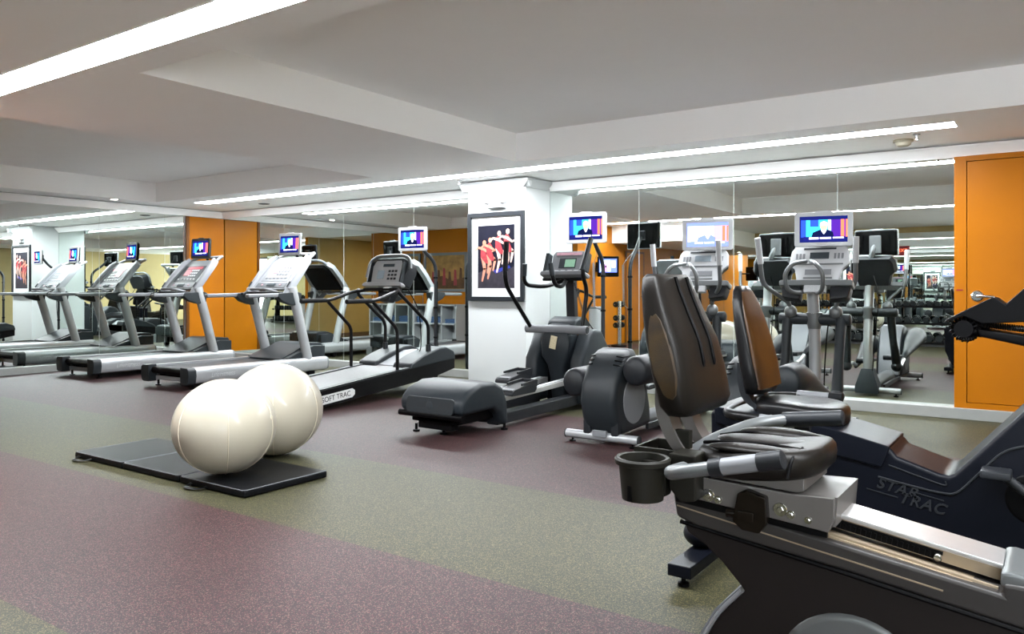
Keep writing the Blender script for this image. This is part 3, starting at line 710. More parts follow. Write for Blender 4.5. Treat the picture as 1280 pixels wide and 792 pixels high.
# ------------------------------------------------------------------ dark grey elliptical with the big rear cover
def front_elliptical():
    t = thing('elliptical_trainer', 'dark grey elliptical trainer with broad rounded rear cover in front of the white column', 'elliptical trainer', (-4.17, 4.85, 0))
    # rear cover: a fender, rounded at the back, arched open below
    prof = [(.0, .19), (-.015, .29), (.07, .375), (.25, .43), (.44, .425), (.56, .37), (.62, .25), (.64, .045), (.56, .045), (.50, .15), (.42, .20)]
    c = M().prism(prof, 'x', -.335, .335, bev=.07, seg=5)
    cv = c.build('rear_cover', 'grey', t, sharp=50)
    mx = basis((0, -.011, .255), (1, 0, 0), (0, .15, 1))
    p = M().prism(rrect(.5, .13, .03), 'z', -.012, .006, bev=.004).move(mx)
    pn = p.build('cover_panel', 'mgrey', cv)
    e = M().lathe([(.0, .002), (.03, .002), (.034, .0)], (0, 0, .006), n=24).box((-.1, .035, .006), (.22, .008, .002)).box((-.1, -.03, .006), (.22, .006, .002)).move(mx)
    e.build('emblem', 'grey', cv)
    M().tube([(-.335, .0, .175), (.335, .0, .175)], .026, 12).build('rear_bumper', 'black', t)
    u = M().box((0, .3, .15), (.5, .5, .09), bev=.01).box((0, .1, .10), (.36, .1, .10), bev=.01)
    u.build('rear_frame', 'black', t)
    for x, y in ((-.26, .12), (.02, .14), (.31, .60), (-.31, .60)):
        M().lathe([(.0, .0), (.03, .0), (.03, .016), (.012, .02), (.012, .07), (.0, .07)], (x, y, 0), n=12).build('foot', 'black', t)
    M().prism([(.55, .04), (.55, .13), (1.9, .15), (1.9, .05)], 'x', .16, .28, bev=.01).build('base_beam', 'dgrey', t)
    M().prism([(.55, .04), (.55, .13), (1.9, .15), (1.9, .05)], 'x', -.28, -.16, bev=.01).build('base_beam', 'dgrey', t)
    for s, z in ((-1, .05), (1, 0.)):
        M().prism([(.45, .20), (.45, .235), (1.95, .30), (1.95, .25)], 'x', s*.10, s*.19, bev=.004).prism([(.46, .236), (1.9, .30), (1.9, .306), (.46, .242)], 'x', s*.12, s*.17, mi=1).build('track', ['alu', 'white'], t)
    # foot platforms
    for s, y, z in ((-1, 1.42, .335), (1, 1.02, .285)):
        x = s*.16
        b = M().prism([(-.2, 0), (.17, 0), (.2, .03), (.2, .085), (.17, .09), (.05, .085), (-.17, .055), (-.2, .03)], 'x', -.085, .085, bev=.012).move(Matrix.Translation((x, y, z-.035)))
        pd = b.build('pedal', 'dgrey', t)
        M().box((x, y-.03, z+.03), (.13, .3, .012), rot=(math.radians(6), 0, 0), bev=.004).build('tread_pad', 'lgrey', pd)
        r = M().prism([(-.05, .08), (.19, .085), (.205, .105), (.19, .118), (-.05, .1)], 'x', -.087, -.07).prism([(-.05, .08), (.19, .085), (.205, .105), (.19, .118), (-.05, .1)], 'x', .07, .087).box((0, .197, .085), (.17, .016, .06), bev=.004).move(Matrix.Translation((x, y, z-.035)))
        r.build('pedal_rim', 'dgrey', pd)
    # front body: two shells and a spine
    for s in (-1, 1):
        sh = M()
        prof = [(1.90, .05), (1.86, .28), (1.88, .50), (1.97, .63), (2.03, .74), (2.12, .80), (2.30, .78), (2.44, .62), (2.53, .40), (2.50, .05)]
        sh.prism(prof, 'x', s*.19, s*.345, bev=.045, seg=4)
        sh.build('body_shell', 'grey', t, sharp=50)
    M().prism([(2.1, .05), (2.08, .6), (2.2, .72), (2.4, .66), (2.5, .4), (2.48, .05)], 'x', -.2, .2).build('body_core', 'black', t)
    sp = M()
    rings = []
    for z, hw, y0 in ((.06, .075, 1.98), (.30, .08, 1.95), (.42, .10, 1.93), (.52, .155, 1.90), (.66, .165, 1.90), (.76, .15, 1.92), (.83, .12, 1.97), (.845, .10, 2.02)):
        rings.append([Vector((x, y, z)) for x, y in ((-hw, y0+.02), (-hw*.8, y0), (hw*.8, y0), (hw, y0+.02), (hw, y0+.2), (-hw, y0+.2))])
    sp.loft(rings); so = sp.build('spine_cover', 'grey', t, sharp=55)
    M().box((-.0, 1.893, .66), (.075, .006, .13), rot=(math.radians(-2), .18, 0)).build('sticker', 'sticker', so)
    M().prism([(2.02, .80), (2.06, .88), (2.16, .915), (2.30, .90), (2.40, .80)], 'x', -.17, .17, bev=.03, seg=3).build('top_cowl', 'grey', t)
    ax = M().cyl((-.36, 1.95, .79), (.36, 1.95, .79), .044)
    a = ax.build('pivot_axle', 'lgrey', t)
    for s in (-1, 1): M().lathe([(.0, .006), (.03, .006), (.036, 0)], (s*.36, 1.95, .79), 'x', 16).build('axle_cap', 'dgrey', a)
    # swinging arms
    la = M().tube(fillet([(-.30, 1.95, .79), (-.31, 1.52, 1.22), (-.30, 1.47, 1.33), (-.30, 1.50, 1.66)], .12), .022, 12).build('swing_arm', 'black_tube', t)
    M().tube([(-.30, 1.472, 1.38), (-.30, 1.50, 1.67)], .026, 12).build('grip', 'rubber', la)
    ra = M().tube(fillet([(.30, 1.95, .79), (.31, 2.04, 1.20), (.31, 1.93, 1.36), (.33, 2.08, 1.70)], .12), .022, 12).build('swing_arm', 'black_tube', t)
    M().tube([(.31, 1.94, 1.39), (.33, 2.08, 1.71)], .027, 12).build('grip', 'mgrey', ra)
    # mast and console
    M().prism([(2.24, .86), (2.32, .86), (2.28, 1.34), (2.21, 1.34)], 'x', -.05, .05, bev=.008).build('mast', 'dgrey', t)
    up = Vector((0, .35, .94)).normalized(); mx = basis((.0, 2.16, 1.42), (1, 0, 0), up)
    c = M().prism([(-.19, -.08), (.19, -.08), (.2, .15), (.17, .19), (-.17, .19), (-.2, .15)], 'z', -.06, .0, bev=.014).move(mx)
    cp = c.build('console', 'lgrey', t)
    d = M().box((0, .155, .002), (.3, .03, .004), mi=0).box((.0, .05, .002), (.2, .11, .004), mi=3).box((.03, .05, .004), (.12, .085, .004), mi=1)
    for i in range(4): d.box((-.12+i*.08, -.035, .002), (.05, .018, .004), mi=2)
    d.move(mx); d.build('display_panel', ['pink_panel', 'lcd_green', 'white', 'grey'], cp)
    g = M().prism([(-.26, -.11), (.26, -.11), (.27, -.08), (.25, -.06), (-.25, -.06), (-.27, -.08)], 'z', -.05, .08, bev=.01).move(mx); g.build('tray', 'lgrey', cp)
    for s in (-1, 1):
        b = M().loft([[Vector((s*.235+dx, y, z)) for dx, z in ((-.018, -.03), (.018, -.03), (.018, .05), (-.018, .05))] for y in (-.05, .15)]).move(mx); b.build('bottle_holder', 'mgrey', cp)
    M().tube([(-.25, 2.10, 1.30), (.25, 2.10, 1.30)], .016, 10).build('under_bar', 'black_tube', t)
    for s in (-1, 1):
        h = M().tube(fillet([(0.0, 2.16, 1.30), (s*.10, 1.90, 1.22), (s*.18, 1.62, 1.24), (s*.15, 1.60, 1.44)], .1), .021, 12).build('handlebar', 'black_tube', t)
        M().tube([(s*.165, 1.61, 1.33), (s*.15, 1.60, 1.45)], .025, 12).build('hand_sensor', 'grey', h)
    M().coil((.10, 2.14, 1.26), (.16, 2.24, .93), .012, 24, .003).tube(catmull([(.16, 2.24, .93), (.22, 2.3, .8), (.30, 2.44, .62), (.36, 2.5, .50), (.352, 2.42, .62)], 6), .006, 6).build('coiled_cord', 'dgrey', t)
    return t
front_elliptical()

# ------------------------------------------------------------------ silver cross trainers facing the mirror
def cross_trainer(loc, label, pale, phase, cx, tx):
    t = thing('cross_trainer', label, 'elliptical trainer', loc, 0, 'silver cross trainers facing the mirror')
    # rear drive housing
    prof = [(.02, .07), (-.06, .18), (-.105, .33), (-.08, .47), (.0, .60), (.09, .69), (.18, .725), (.28, .71), (.40, .60), (.50, .44), (.56, .25), (.58, .09)]
    h = M().prism(prof, 'x', -.155, .155, bev=.055, seg=5).build('drive_housing', 'mgrey', t, sharp=50)
    for s in (-1, 1):
        v = M()
        for k in range(3): v.tube([(s*.165*(.55), .06-.03*k, .681-.03*k), (s*.135, .075-.025*k, .675-.032*k), (s*.152, .16-.012*k, .68-.038*k)], .006, 6)
        v.build('vent', 'black', h)
    for s in (-1, 1):
        M().lathe([(.0, s*.012), (.17, s*.012), (.19, s*.006), (.195, -s*.004)], (s*.153, .24, .335), 'x', 36).build('side_disc', 'lgrey', h)
        M().box((s*.12, -.012, .13), (.07, .05, .13), bev=.02).build('corner_boot', 'dgrey', t)
        sgn = s
        zc = .58 if sgn > 0 else .46
        b = M(); n = 18
        sec = [(.0, .0), (.004, .09), (.03, .112), (.30, .116), (.48, .106), (.75, .074), (1.0, .045), (1.22, .028), (1.24, .0)]
        b.loft([[Vector((s*.265 + r*math.cos(2*PI*k/n)*.92, y, zc - .22*(y-.3)*(1 if y > .3 else 0) + r*math.sin(2*PI*k/n))) for k in range(n)] for y, r in [(a, max(c_, .002)) for a, c_ in sec]])
        b.build('crank_cover', 'mgrey' if not pale else 'dgrey', t, sharp=50)
        M().tube([(s*.265, 1.18, zc-.20), (s*.265, 1.42, .31), (s*.27, 1.62, .30)], .022, 10).build('pedal_arm', 'alu', t)
        p = M().prism([(-.2, 0), (.2, 0), (.21, .03), (.2, .055), (-.19, .04), (-.21, .02)], 'x', -.085, .085, bev=.012).move(Matrix.Translation((s*.15, 1.2, .36 if sgn > 0 else .31)))
        p.build('pedal', 'dgrey', t)
    st = M().cyl((-.31, -.005, .062), (.31, -.005, .062), .034, n=18).build('rear_stabilizer', 'silver', t)
    for s in (-1, 1):
        M().cyl((s*.31, -.005, .062), (s*.318, -.005, .062), .036, n=18).build('end_cap', 'mgrey', st)
        M().lathe([(.0, 0), (.026, 0), (.026, .01), (.008, .014), (.008, .04), (.0, .04)], (s*.26, -.005, 0), n=12).build('foot', 'black', t)
    M().box((0, -.04, .09), (.12, .03, .05), bev=.006).build('rear_plate', 'lgrey', t)
    M().prism([(.20, .735), (.30, .722), (.425, .605), (.525, .44), (.59, .25), (.60, .10), (.55, .10), (.4, .5), (.2, .68)], 'x', -.125, .125, bev=.02, seg=3).build('housing_front', 'lgrey', h)
    M().tube([(0, .5, .11), (0, 1.85, .10)], .075, 18, flat=.8, up=(0, 0, 1)).build('main_rail', 'lgrey', t)
    for s in (-1, 1): M().box((s*.12, 1.1, .075), (.03, 1.1, .05), bev=.008).build('rail_side', 'dgrey', t)
    # front foot, boot, mast
    fs = M().cyl((-.34, 1.93, .062), (.34, 1.93, .062), .034, n=18).build('front_stabilizer', 'silver', t)
    for s in (-1, 1):
        M().cyl((s*.34, 1.93, .062), (s*.348, 1.93, .062), .036, n=18).build('end_cap', 'mgrey', fs)
        M().lathe([(.0, 0), (.026, 0), (.026, .01), (.008, .014), (.008, .04), (.0, .04)], (s*.29, 1.93, 0), n=12).build('foot', 'black', t)
    M().loft([[Vector((x*w_, 1.92+y*d, z)) for x, y in ((-1, -1), (1, -1), (1, 1), (-1, 1))] for z, w_, d in ((.03, .12, .11), (.10, .12, .11), (.25, .075, .08), (.30, .06, .065))]).build('mast_boot', 'grey', t, sharp=60)
    ms = M().tube(catmull([(0, 1.92, .2), (0, 1.93, .55), (0, 1.90, .9), (0, 1.86, 1.08), (0, 1.84, 1.24)], 6), .05, 18).build('mast', 'silver', t)
    M().lathe([(.053, -.09), (.065, -.03), (.068, .05), (.055, .06)], (0, 1.90, .94), n=20).build('mast_collar', 'silver_dark', ms)
    cb = M().cyl((-.29, 1.90, .935), (.29, 1.90, .935), .05, n=20)
    for s in (-1, 1): cb.ell((s*.29, 1.90, .935), (.02, .05, .05), 18, 8)
    cb.build('cross_bar', 'mgrey', t)
    for s in (-1, 1):
        f = phase*s*.05
        M().tube([(s*.225, 1.88, .94), (s*.235, 1.80+f, .60), (s*.25, 1.72+2*f, .33)], [.045, .04, .05], 14).ell((s*.25, 1.72+2*f, .31), (.06, .07, .06), 16, 10).build('lower_arm', 'mgrey', t)
        bl = M().ell((s*.19, 1.85, 1.0), (.055, .055, .058), 18, 12).build('arm_pivot', 'silver_dark', t)
        g = phase*s*.10
        ar = M().tube(fillet([(s*.19, 1.85, 1.02), (s*.20, 1.82, 1.08), (s*.36, 1.70-g, 1.24), (s*.365, 1.66-g, 1.38), (s*.375, 1.62-1.2*g, 1.62)], .07), .019, 12).build('swing_arm', 'silver_dark', t)
        M().tube([(s*.366, 1.655-g, 1.42), (s*.375, 1.618-1.2*g, 1.64)], .026, 12).build('grip', 'white', ar)
        hl = M().tube(fillet([(0, 1.82, 1.20), (s*.09, 1.66, 1.16), (s*.15, 1.56, 1.20), (s*.155, 1.54, 1.34), (s*.09, 1.56, 1.42), (s*.02, 1.70, 1.44)], .08), .019, 12).build('fixed_handle', 'silver_dark', t)
    # console head
    up = Vector((0, .36, .93)).normalized(); mx = basis((cx, 1.80, 1.30), (1, 0, 0), up)
    sh_ = [(-.17, -.05), (.17, -.05), (.2, .08), (.255, .13), (.24, .25), (.2, .31), (-.2, .31), (-.24, .25), (-.255, .13), (-.2, .08)]
    c = M().prism(sh_, 'z', -.03, .0, bev=.010, seg=3).move(mx)
    cp = c.build('console', 'white', t)
    c = M().prism([(x*.98, y*.98) for x, y in sh_], 'z', -.03, -.10, sc=.9, bev=.008).move(mx); c.build('console_back', 'dgrey', cp)
    d = M().box((0, .27, .002), (.27, .016, .004), mi=0).box((0, .205, .002), (.16, .06, .004), mi=1).box((0, .125, .002), (.40, .012, .004), mi=2)
    for i in range(6): d.box((-.19 + i*.03 if i < 3 else .13+(i-3)*.03, .2, .002), (.018, .05, .003), mi=3)
    d.box((0, .05, .002), (.22, .05, .003), mi=3); d.box((0, -.005, .002), (.24, .014, .004), mi=2)
    d.move(mx); d.build('display_panel', ['grey', 'display' if not pale else 'lcd_grey', 'silver_dark', 'lgrey'], cp)
    tr = M().prism([(-.30, -.10), (.30, -.10), (.305, -.06), (.29, -.045), (-.29, -.045), (-.305, -.06)], 'z', -.05, .07, bev=.012).move(mx)
    tr.build('tray', 'silver_dark', cp)
    for s in (-1, 1):
        b = M().prism([(s*.12, -.22), (s*.27, -.20), (s*.29, -.10), (s*.12, -.10)], 'z', -.06, .05, bev=.016).move(mx); b.build('bottle_holder', 'dgrey', cp)
    k = M().prism([(-.09, -.16), (.09, -.16), (.09, -.09), (-.09, -.09)], 'z', .02, .065, bev=.006, mi=0).move(mx)
    for i in range(4):
        for j in range(3):
            k2 = M().box((-.055+i*.036, -.145+j*.02, .067), (.026, .013, .004), mi=0)
            k2.move(mx); me = bpy.data.meshes.new('tmp'); k2.bm.to_mesh(me); k2.bm.free(); k.bm.from_mesh(me); bpy.data.meshes.remove(me)
    k.build('keypad', 'white', cp)
    M().tube(fillet([(0, 1.84, 1.22), (0, 1.90, 1.40), (tx*.7, 1.97, 1.62), (tx, 1.93, 1.72)], .1), .03, 12).box((tx, 1.95, 1.70), (.12, .04, .2), bev=.008).build('television_bracket', 'lgrey', t)
    television(t, (tx, 1.885, 1.72), .475, .30, -.04, math.radians(10 if not pale else 12), 'silver', pale)
    M().tube(catmull([(.06, 1.93, 1.35), (.12, 1.98, 1.1), (.09, 1.97, .8), (.07, 1.97, .5), (.06, 1.99, .28)], 6), .006, 6).build('power_cord', 'black', t)
    return t
cross_trainer((-2.87, 5.36, 0), 'silver cross trainer with a washed-out pale screen, just right of the pole screen', True, 1, .09, .13)
cross_trainer((-1.74, 5.28, 0), 'silver cross trainer with white grips and a bright news screen, nearest the orange door', False, -1, .05, .08)

# ------------------------------------------------------------------ exercise balls and folding mat
def ball(x, y, z, r, h, label, rot):
    t = thing('exercise_ball', label, 'exercise ball', (x, y, z), rot, 'pearl white exercise balls')
    # slightly flattened where it rests
    m = M(); rings = []; n = 40
    prof = []
    for i in range(0, 25):
        a = -PI/2 + PI*i/24
        zz = h + h*math.sin(a); rr = r*math.cos(a)
        prof.append((rr, zz))
    prof = [(p[0], max(p[1], .0)) for p in prof]
    m.lathe(prof[:-1] + [(.004, 2*h-.0005)], n=n)
    m.build('ball', 'ball', t, sharp=180)
    sm = M()
    for q, tilt in ((0, .0), (PI/3, .0), (2*PI/3, 0)):
        sm.tube([(math.cos(q)*r*1.001*math.cos(a), math.sin(q)*r*1.001*math.cos(a), h + h*1.001*math.sin(a)) for a in [PI*2*k/60 for k in range(61)]], .0032, 6)
    for zz in (): sm.tube([(r*1.001*math.sqrt(1-zz*zz)*math.cos(a), r*1.001*math.sqrt(1-zz*zz)*math.sin(a), h+h*zz) for a in [2*PI*k/48 for k in range(49)]], .0032, 6)
    sm.build('seam', 'ball_seam', t)
    M().lathe([(.0, .004), (.014, .004), (.016, 0), (.02, -.004)], (r*.97, 0, h*1.2), 'x', 14).build('valve', 'ball_seam', t)
ball(-4.27, 3.00, .0512, .312, .291, 'pearl white exercise ball on the black mat, the nearer one in front', .5)
ball(-4.645, 3.675, .0034, .345, .327, 'pearl white exercise ball behind the other, resting at the far edge of the mat', 1.4)
def folding_mat():
    t = thing('folding_mat', 'black folding exercise mat under the two white balls', 'exercise mat', (-4.77, 3.14, 0))
    for k, (x0, x1) in enumerate(((-.96, -.335), (-.33, .315), (.325, .965))):
        p = M().prism([(x0, -.34), (x1, -.34), (x1, .285), (x0, .285)], 'z', .002, .046, bev=.013, seg=3).build('panel', 'mat_top', t)
        M().tube(fillet([(x0+.006, .275, .044), (x0+.006, -.336, .044), (x1-.006, -.336, .044), (x1-.006, .275, .044)], .03), .0035, 6).build('piping', 'piping', p)
    for x in (-.82, .52):
        M().tube(catmull([(x-.07, -.338, .02), (x-.05, -.385, .012), (x, -.41, .018), (x+.06, -.385, .012), (x+.09, -.338, .02)], 5), .013, 8, flat=.35, up=(0, 0, 1)).build('carry_strap', 'mat_edge', t)
folding_mat()

# ------------------------------------------------------------------ recumbent bikes (drawn in room coordinates, then moved to their base)
class W(M):
    def __init__(s, o): super().__init__(); s.o = Vector(o)
    def build(s, *a, **k):
        s.move(Matrix.Translation(-s.o)); return super().build(*a, **k)

def sweep_pad(m, secs, n=28, mi=0, e=3.2):
    """cushion from upright sections: (z, x_back, x_front, y_mid, half_width) with rounded-square outlines"""
    rings = []
    for z, xb, xf, ym, hw in secs:
        ring = []
        for k in range(n):
            a = 2*PI*k/n; c, s_ = math.cos(a), math.sin(a)
            ring.append(Vector(((xb+xf)/2 + (xf-xb)/2*math.copysign(abs(c)**(2/e), c), ym + hw*math.copysign(abs(s_)**(2/e), s_), z)))
        rings.append(ring)
    return m.loft(rings, mi)

def bike_front():
    O = (-.6, 2.5, 0)
    t = thing('recumbent_bike', 'warm grey recumbent exercise bike with cup holder, nearest the camera', 'exercise bike', O)
    N = lambda: W(O)
    # upper beam, lower body, arch leg
    top = lambda x: .545 - .145*(x+1.0)
    bm_ = N().prism([(-1.012, top(-1.012)), (-.11, top(-.11)), (-.11, top(-.11)+.03), (.30, .45), (.72, .43), (.74, .30), (.4, .20), (-.06, .335), (-.5, .40), (-.93, .447), (-1.0, .47)], 'y', 2.365, 2.635, bev=.012, seg=3)
    beam = bm_.build('main_beam', 'taupe', t)
    N().prism([(-.985, .455), (-.93, .447), (-.5, .40), (-.06, .335), (.4, .20), (.5, .1), (.5, .05), (-.93, .04), (-.905, .11), (-.86, .19), (-.79, .272), (-.86, .345), (-.915, .387), (-.975, .418)], 'y', 2.39, 2.61, bev=.01, seg=2).build('lower_body', 'taupe_dark', t)
    rim = [(-.945, .035), (-.908, .11), (-.862, .19), (-.79, .274)]
    N().tube(catmull([(x, 2.383, z) for x, z in rim], 5), .012, 8, flat=.6).tube(catmull([(x, 2.617, z) for x, z in rim], 5), .012, 8, flat=.6).prism([(-.945, .035), (-.908, .11), (-.862, .19), (-.79, .274), (-.80, .278), (-.878, .195), (-.925, .11), (-.96, .035)], 'y', 2.385, 2.615).build('arch_trim', 'lgrey', t)
    for y, s in ((2.39, -1), (2.61, 1)):
        N().lathe([(.0, s*.012), (.19, s*.012), (.205, s*.006), (.21, 0)], (-.475, y, .06), 'y', 40).lathe([(.11, s*.013), (.12, s*.016), (.13, s*.013)], (-.475, y, .06), 'y', 40).build('side_disc', 'silver_dark', t)
    N().tube([(-.985, 2.368, .456), (-.5, 2.366, .394), (-.06, 2.366, .33), (.3, 2.366, .24)], .007, 8).build('side_groove', 'black', beam)
    N().box((-.62, 2.366, .452), (.76, .006, .004), rot=(0, math.radians(8.3), 0)).build('side_groove', 'alu_warm', beam)
    # rail with rack strip and channel
    ry = math.atan(.165); xc = -.56; zc = top(xc) + .035
    rr = lambda m, dx, dy, dz, sx, sy, sz, mi=0, bev=0: m.box((xc + dx*math.cos(ry) + dz*math.sin(ry), dy, zc - dx*math.sin(ry) + dz*math.cos(ry)), (sx, sy, sz), rot=(0, ry, 0), mi=mi, bev=bev)
    m = N(); rr(m, 0, 2.51, .024, .90, .15, .014, 0, .003)
    rail = m.build('rail', 'alu', t)
    m = N(); rr(m, 0, 2.51, .0, .90, .12, .036, 0); rr(m, 0, 2.42, -.032, .90, .06, .01, 0, .002); rr(m, 0, 2.40, -.026, .90, .008, .014, 0, .002); m.build('rail_channel', 'alu_warm', rail)
    m = N(); rr(m, .06, 2.446, -.002, .50, .008, .026, 0, .002)
    for k in range(34): rr(m, -.17+k*.014, 2.441, -.004, .007, .005, .018, 0)
    m.build('rack_strip', 'black', rail)
    m = N(); m.lathe([(.0, -.008), (.009, -.008), (.012, -.004), (.012, .0)], (xc+.295, 2.441, zc-.055), 'y', 14); m.build('bolt', 'chrome', rail)
    N().prism([(-.115, .43), (-.115, .470), (-.09, .474), (.15, .44), (.15, .38)], 'y', 2.372, 2.628, bev=.01).build('rail_end_cover', 'silver_dark', t)
    # seat carriage
    cz = lambda x: .605 - .04*(x+.95)
    c = N().prism([(-.965, .545), (-.965, .615), (-.62, .60), (-.515, .605), (-.515, .545), (-.53, .505), (-.6, .512)], 'y', 2.346, 2.372, bev=.003).prism([(-.965, .525), (-.965, .615), (-.62, .60), (-.515, .605), (-.515, .545), (-.53, .495), (-.6, .50)], 'y', 2.628, 2.648, bev=.003).prism([(-.965, .60), (-.965, .615), (-.62, .6), (-.515, .605), (-.515, .59)], 'y', 2.36, 2.64).prism([(-.522, .52), (-.515, .605), (-.508, .605), (-.515, .52)], 'y', 2.36, 2.64)
    ca = c.build('seat_carriage', 'carriage', t)
    N().prism([(-.995, .55), (-.535, .505), (-.535, .488), (-.995, .522)], 'y', 2.352, 2.366).build('guide_slot', 'black', beam)
    for x, z, r in ((-.932, .572, .010), (-.885, .560, .02), (-.853, .551, .013), (-.665, .550, .02), (-.635, .540, .013), (-.586, .532, .011)):
        b = N(); b.lathe([(.0, -.003), (r*.95, -.003), (r, -.002), (r, 0)], (x, 2.346, z), 'y', 18)
        b.lathe([(.0, -.008), (r*.42, -.008), (r*.5, -.006), (r*.5, -.002)], (x, 2.346, z), 'y', 6)
        b.build('bolt', 'chrome', ca)
    k = N().prism([(-.80, .50), (-.785, .585), (-.76, .60), (-.70, .585), (-.695, .51), (-.72, .475), (-.77, .478)], 'y', 2.315, 2.352, bev=.006)
    lk = k.build('latch_block', 'clear', ca)
    N().cyl((-.82, 2.33, .52), (-.70, 2.33, .525), .014).box((-.755, 2.308, .525), (.05, .02, .03), bev=.005).build('latch_lever', 'clear', lk)
    s = N().prism([(-.94, .617), (-.62, .602), (-.60, .61), (-.60, .645), (-.80, .66), (-.94, .668)], 'y', 2.36, 2.64, bev=.004).build('seat_riser', 'carriage', t)
    # seat pad: rounded, three raised lobes
    pad = N(); n = 36; rings = []
    cx, cy_ = -.76, 2.5
    def outline(a):
        c_, s_ = math.cos(a), math.sin(a)
        rx = .205; hy = .225 - .105*(1 if c_ < 0 else 0)*abs(c_)
        return rx*math.copysign(abs(c_)**.62, c_), hy*math.copysign(abs(s_)**.66, s_)
    for z, k in ((.632, .80), (.634, .93), (.645, .985), (.672, 1.), (.695, .985), (.708, .94), (.714, .86), (.718, .5), (.719, .05)):
        rings.append([Vector((cx+outline(2*PI*i/n)[0]*k, cy_+outline(2*PI*i/n)[1]*k, z + .02*(outline(2*PI*i/n)[0]*k/.205) )) for i in range(n)])
    pad.loft(rings); seat = pad.build('seat', 'vinyl', t, sharp=70)
    lobe = N()
    for y, sx, sy, sz in ((2.64, .14, .05, .024), (2.5, .165, .08, .018), (2.35, .14, .05, .016)):
        lobe.ell((-.745, y, .716), (sx, sy, sz), 24, 10)
    lobe.build('seat_lobe', 'vinyl', seat, sharp=70)
    g = N()
    for y, b_ in ((2.605, .03), (2.4, -.03)):
        g.tube(catmull([(-.93, y-b_, .706), (-.85, y, .720), (-.72, y, .726), (-.60, y+b_*.6, .724)], 5), .006, 6)
    g.tube(catmull([(-.625, 2.277, .66), (-.62, 2.31, .712), (-.615, 2.40, .728)], 5), .005, 6)
    g.build('seat_groove', 'black', seat)
    # backrest
    secs = [(.795, -1.0, -.955, 2.5, .15), (.80, -1.02, -.935, 2.5, .195), (.83, -1.040, -.925, 2.5, .218), (.93, -1.068, -.943, 2.5, .218), (1.03, -1.092, -.968, 2.5, .207),
            (1.11, -1.108, -1.005, 2.5, .19), (1.19, -1.12, -1.038, 2.5, .17), (1.235, -1.122, -1.052, 2.5, .155), (1.25, -1.113, -1.064, 2.5, .13)]
    back = sweep_pad(N(), secs, e=4.5).build('backrest', 'vinyl', t, sharp=60)
    # mottled brown patch laid on the side bolsters
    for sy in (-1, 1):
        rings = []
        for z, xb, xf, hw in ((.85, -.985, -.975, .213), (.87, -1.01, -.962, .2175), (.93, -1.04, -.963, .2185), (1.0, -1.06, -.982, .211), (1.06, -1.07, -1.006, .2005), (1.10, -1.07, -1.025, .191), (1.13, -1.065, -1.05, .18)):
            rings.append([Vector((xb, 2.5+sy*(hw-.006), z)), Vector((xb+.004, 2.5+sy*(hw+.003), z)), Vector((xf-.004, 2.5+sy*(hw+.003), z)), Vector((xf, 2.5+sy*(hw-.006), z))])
        N().loft(rings).build('side_patch', 'vinyl_mottled', back)
    g = N()
    for y in (2.47, 2.565):
        g.tube(catmull([(-1.052, y+.01, 1.24), (-1.036, y+.012, 1.19), (-1.003, y+.012, 1.11), (-.968, y+.006, 1.03), (-.946, y-.0, .945)], 6), [.008]*24+[.004], 6)
    g.build('backrest_groove', 'black', back)
    for y in (2.41, 2.585):
        pts = [(-1.05, y, .92), (-1.055, y, .83), (-1.04, y, .76), (-1.0, y, .69), (-.93, y, .625)]
        a = [(x, z) for x, _, z in catmull(pts, 5)]
        lft = [Vector((x, y, z)) for x, z in a]
        mm = N(); mm.loft([[p + Vector((dx, dy, 0)) for dx, dy in ((-.022, -.036), (.022, -.036), (.022, .036), (-.022, .036))] for p in lft])
        mm.build('backrest_bracket', 'carriage', t)
    # cup holder, tray and bracket
    cu = N()
    cu.lathe([(.0, .548), (.064, .548), (.0745, .655), (.085, .658), (.087, .672), (.081, .678), (.071, .676), (.068, .64), (.058, .556), (.0, .556)], (-1.055, 2.235, 0), n=36)
    cup = cu.build('cup_holder', 'cup', t)
    for a in (-.2, 2.9):
        N().box((-1.055 + .062*math.sin(a), 2.235 - .064*math.cos(a), .575), (.016, .014, .05), rot=(0, 0, a), bev=.004).build('drain_slot', 'black', cup)
    tr = N()
    tr.box((-1.055, 2.42, .645), (.15, .17, .01), bev=.003)
    for x, y, sx, sy in ((-1.127, 2.42, .01, .18), (-.983, 2.42, .01, .18), (-1.055, 2.335, .15, .012), (-1.055, 2.505, .15, .012)): tr.box((x, y, .665), (sx, sy, .045), bev=.003)
    tr.box((-1.055, 2.32, .60), (.10, .05, .11), bev=.008)
    tr.build('accessory_tray', 'cup', t)
    N().prism([(-.99, .69), (-.90, .69), (-.90, .55), (-.95, .54), (-.99, .58)], 'y', 2.28, 2.38, bev=.008).box((-1.0, 2.40, .715), (.075, .03, .06), bev=.004).build('holder_bracket', 'cup', t)
    # side handles
    for s in (-1, 1):
        y = 2.5 + s*.36
        pts = fillet([(-.93, 2.5+s*.10, .645), (-.945, 2.5+s*.32, .652), (-.90, y, .668), (-.60, y, .742)] if s < 0 else [(-.985, 2.40, .655), (-.955, 2.56, .69), (-.88, 2.78, .722), (-.80, y, .732), (-.60, y, .757)], .07)
        h = N().tube(pts, .0205, 14).build('side_handle', 'silver_dark', t)
        if s < 0:
            N().tube([(-.80, y, .693), (-.765, y, .7015)], .0265, 14).build('grip_ring', 'dgrey', h)
            N().tube([(-.765, y, .7015), (-.665, y, .726)], .0245, 14).build('hand_sensor', 'lgrey', h)
            N().tube([(-.665, y, .726), (-.60, y, .742), (-.596, y, .743)], [.0265, .0265, .02], 14).build('grip', 'dgrey', h)
        else:
            N().tube([(-.80, y, .732), (-.60, y, .757), (-.596, y, .757)], [.0265, .0265, .02], 14).build('grip', 'dgrey', h)
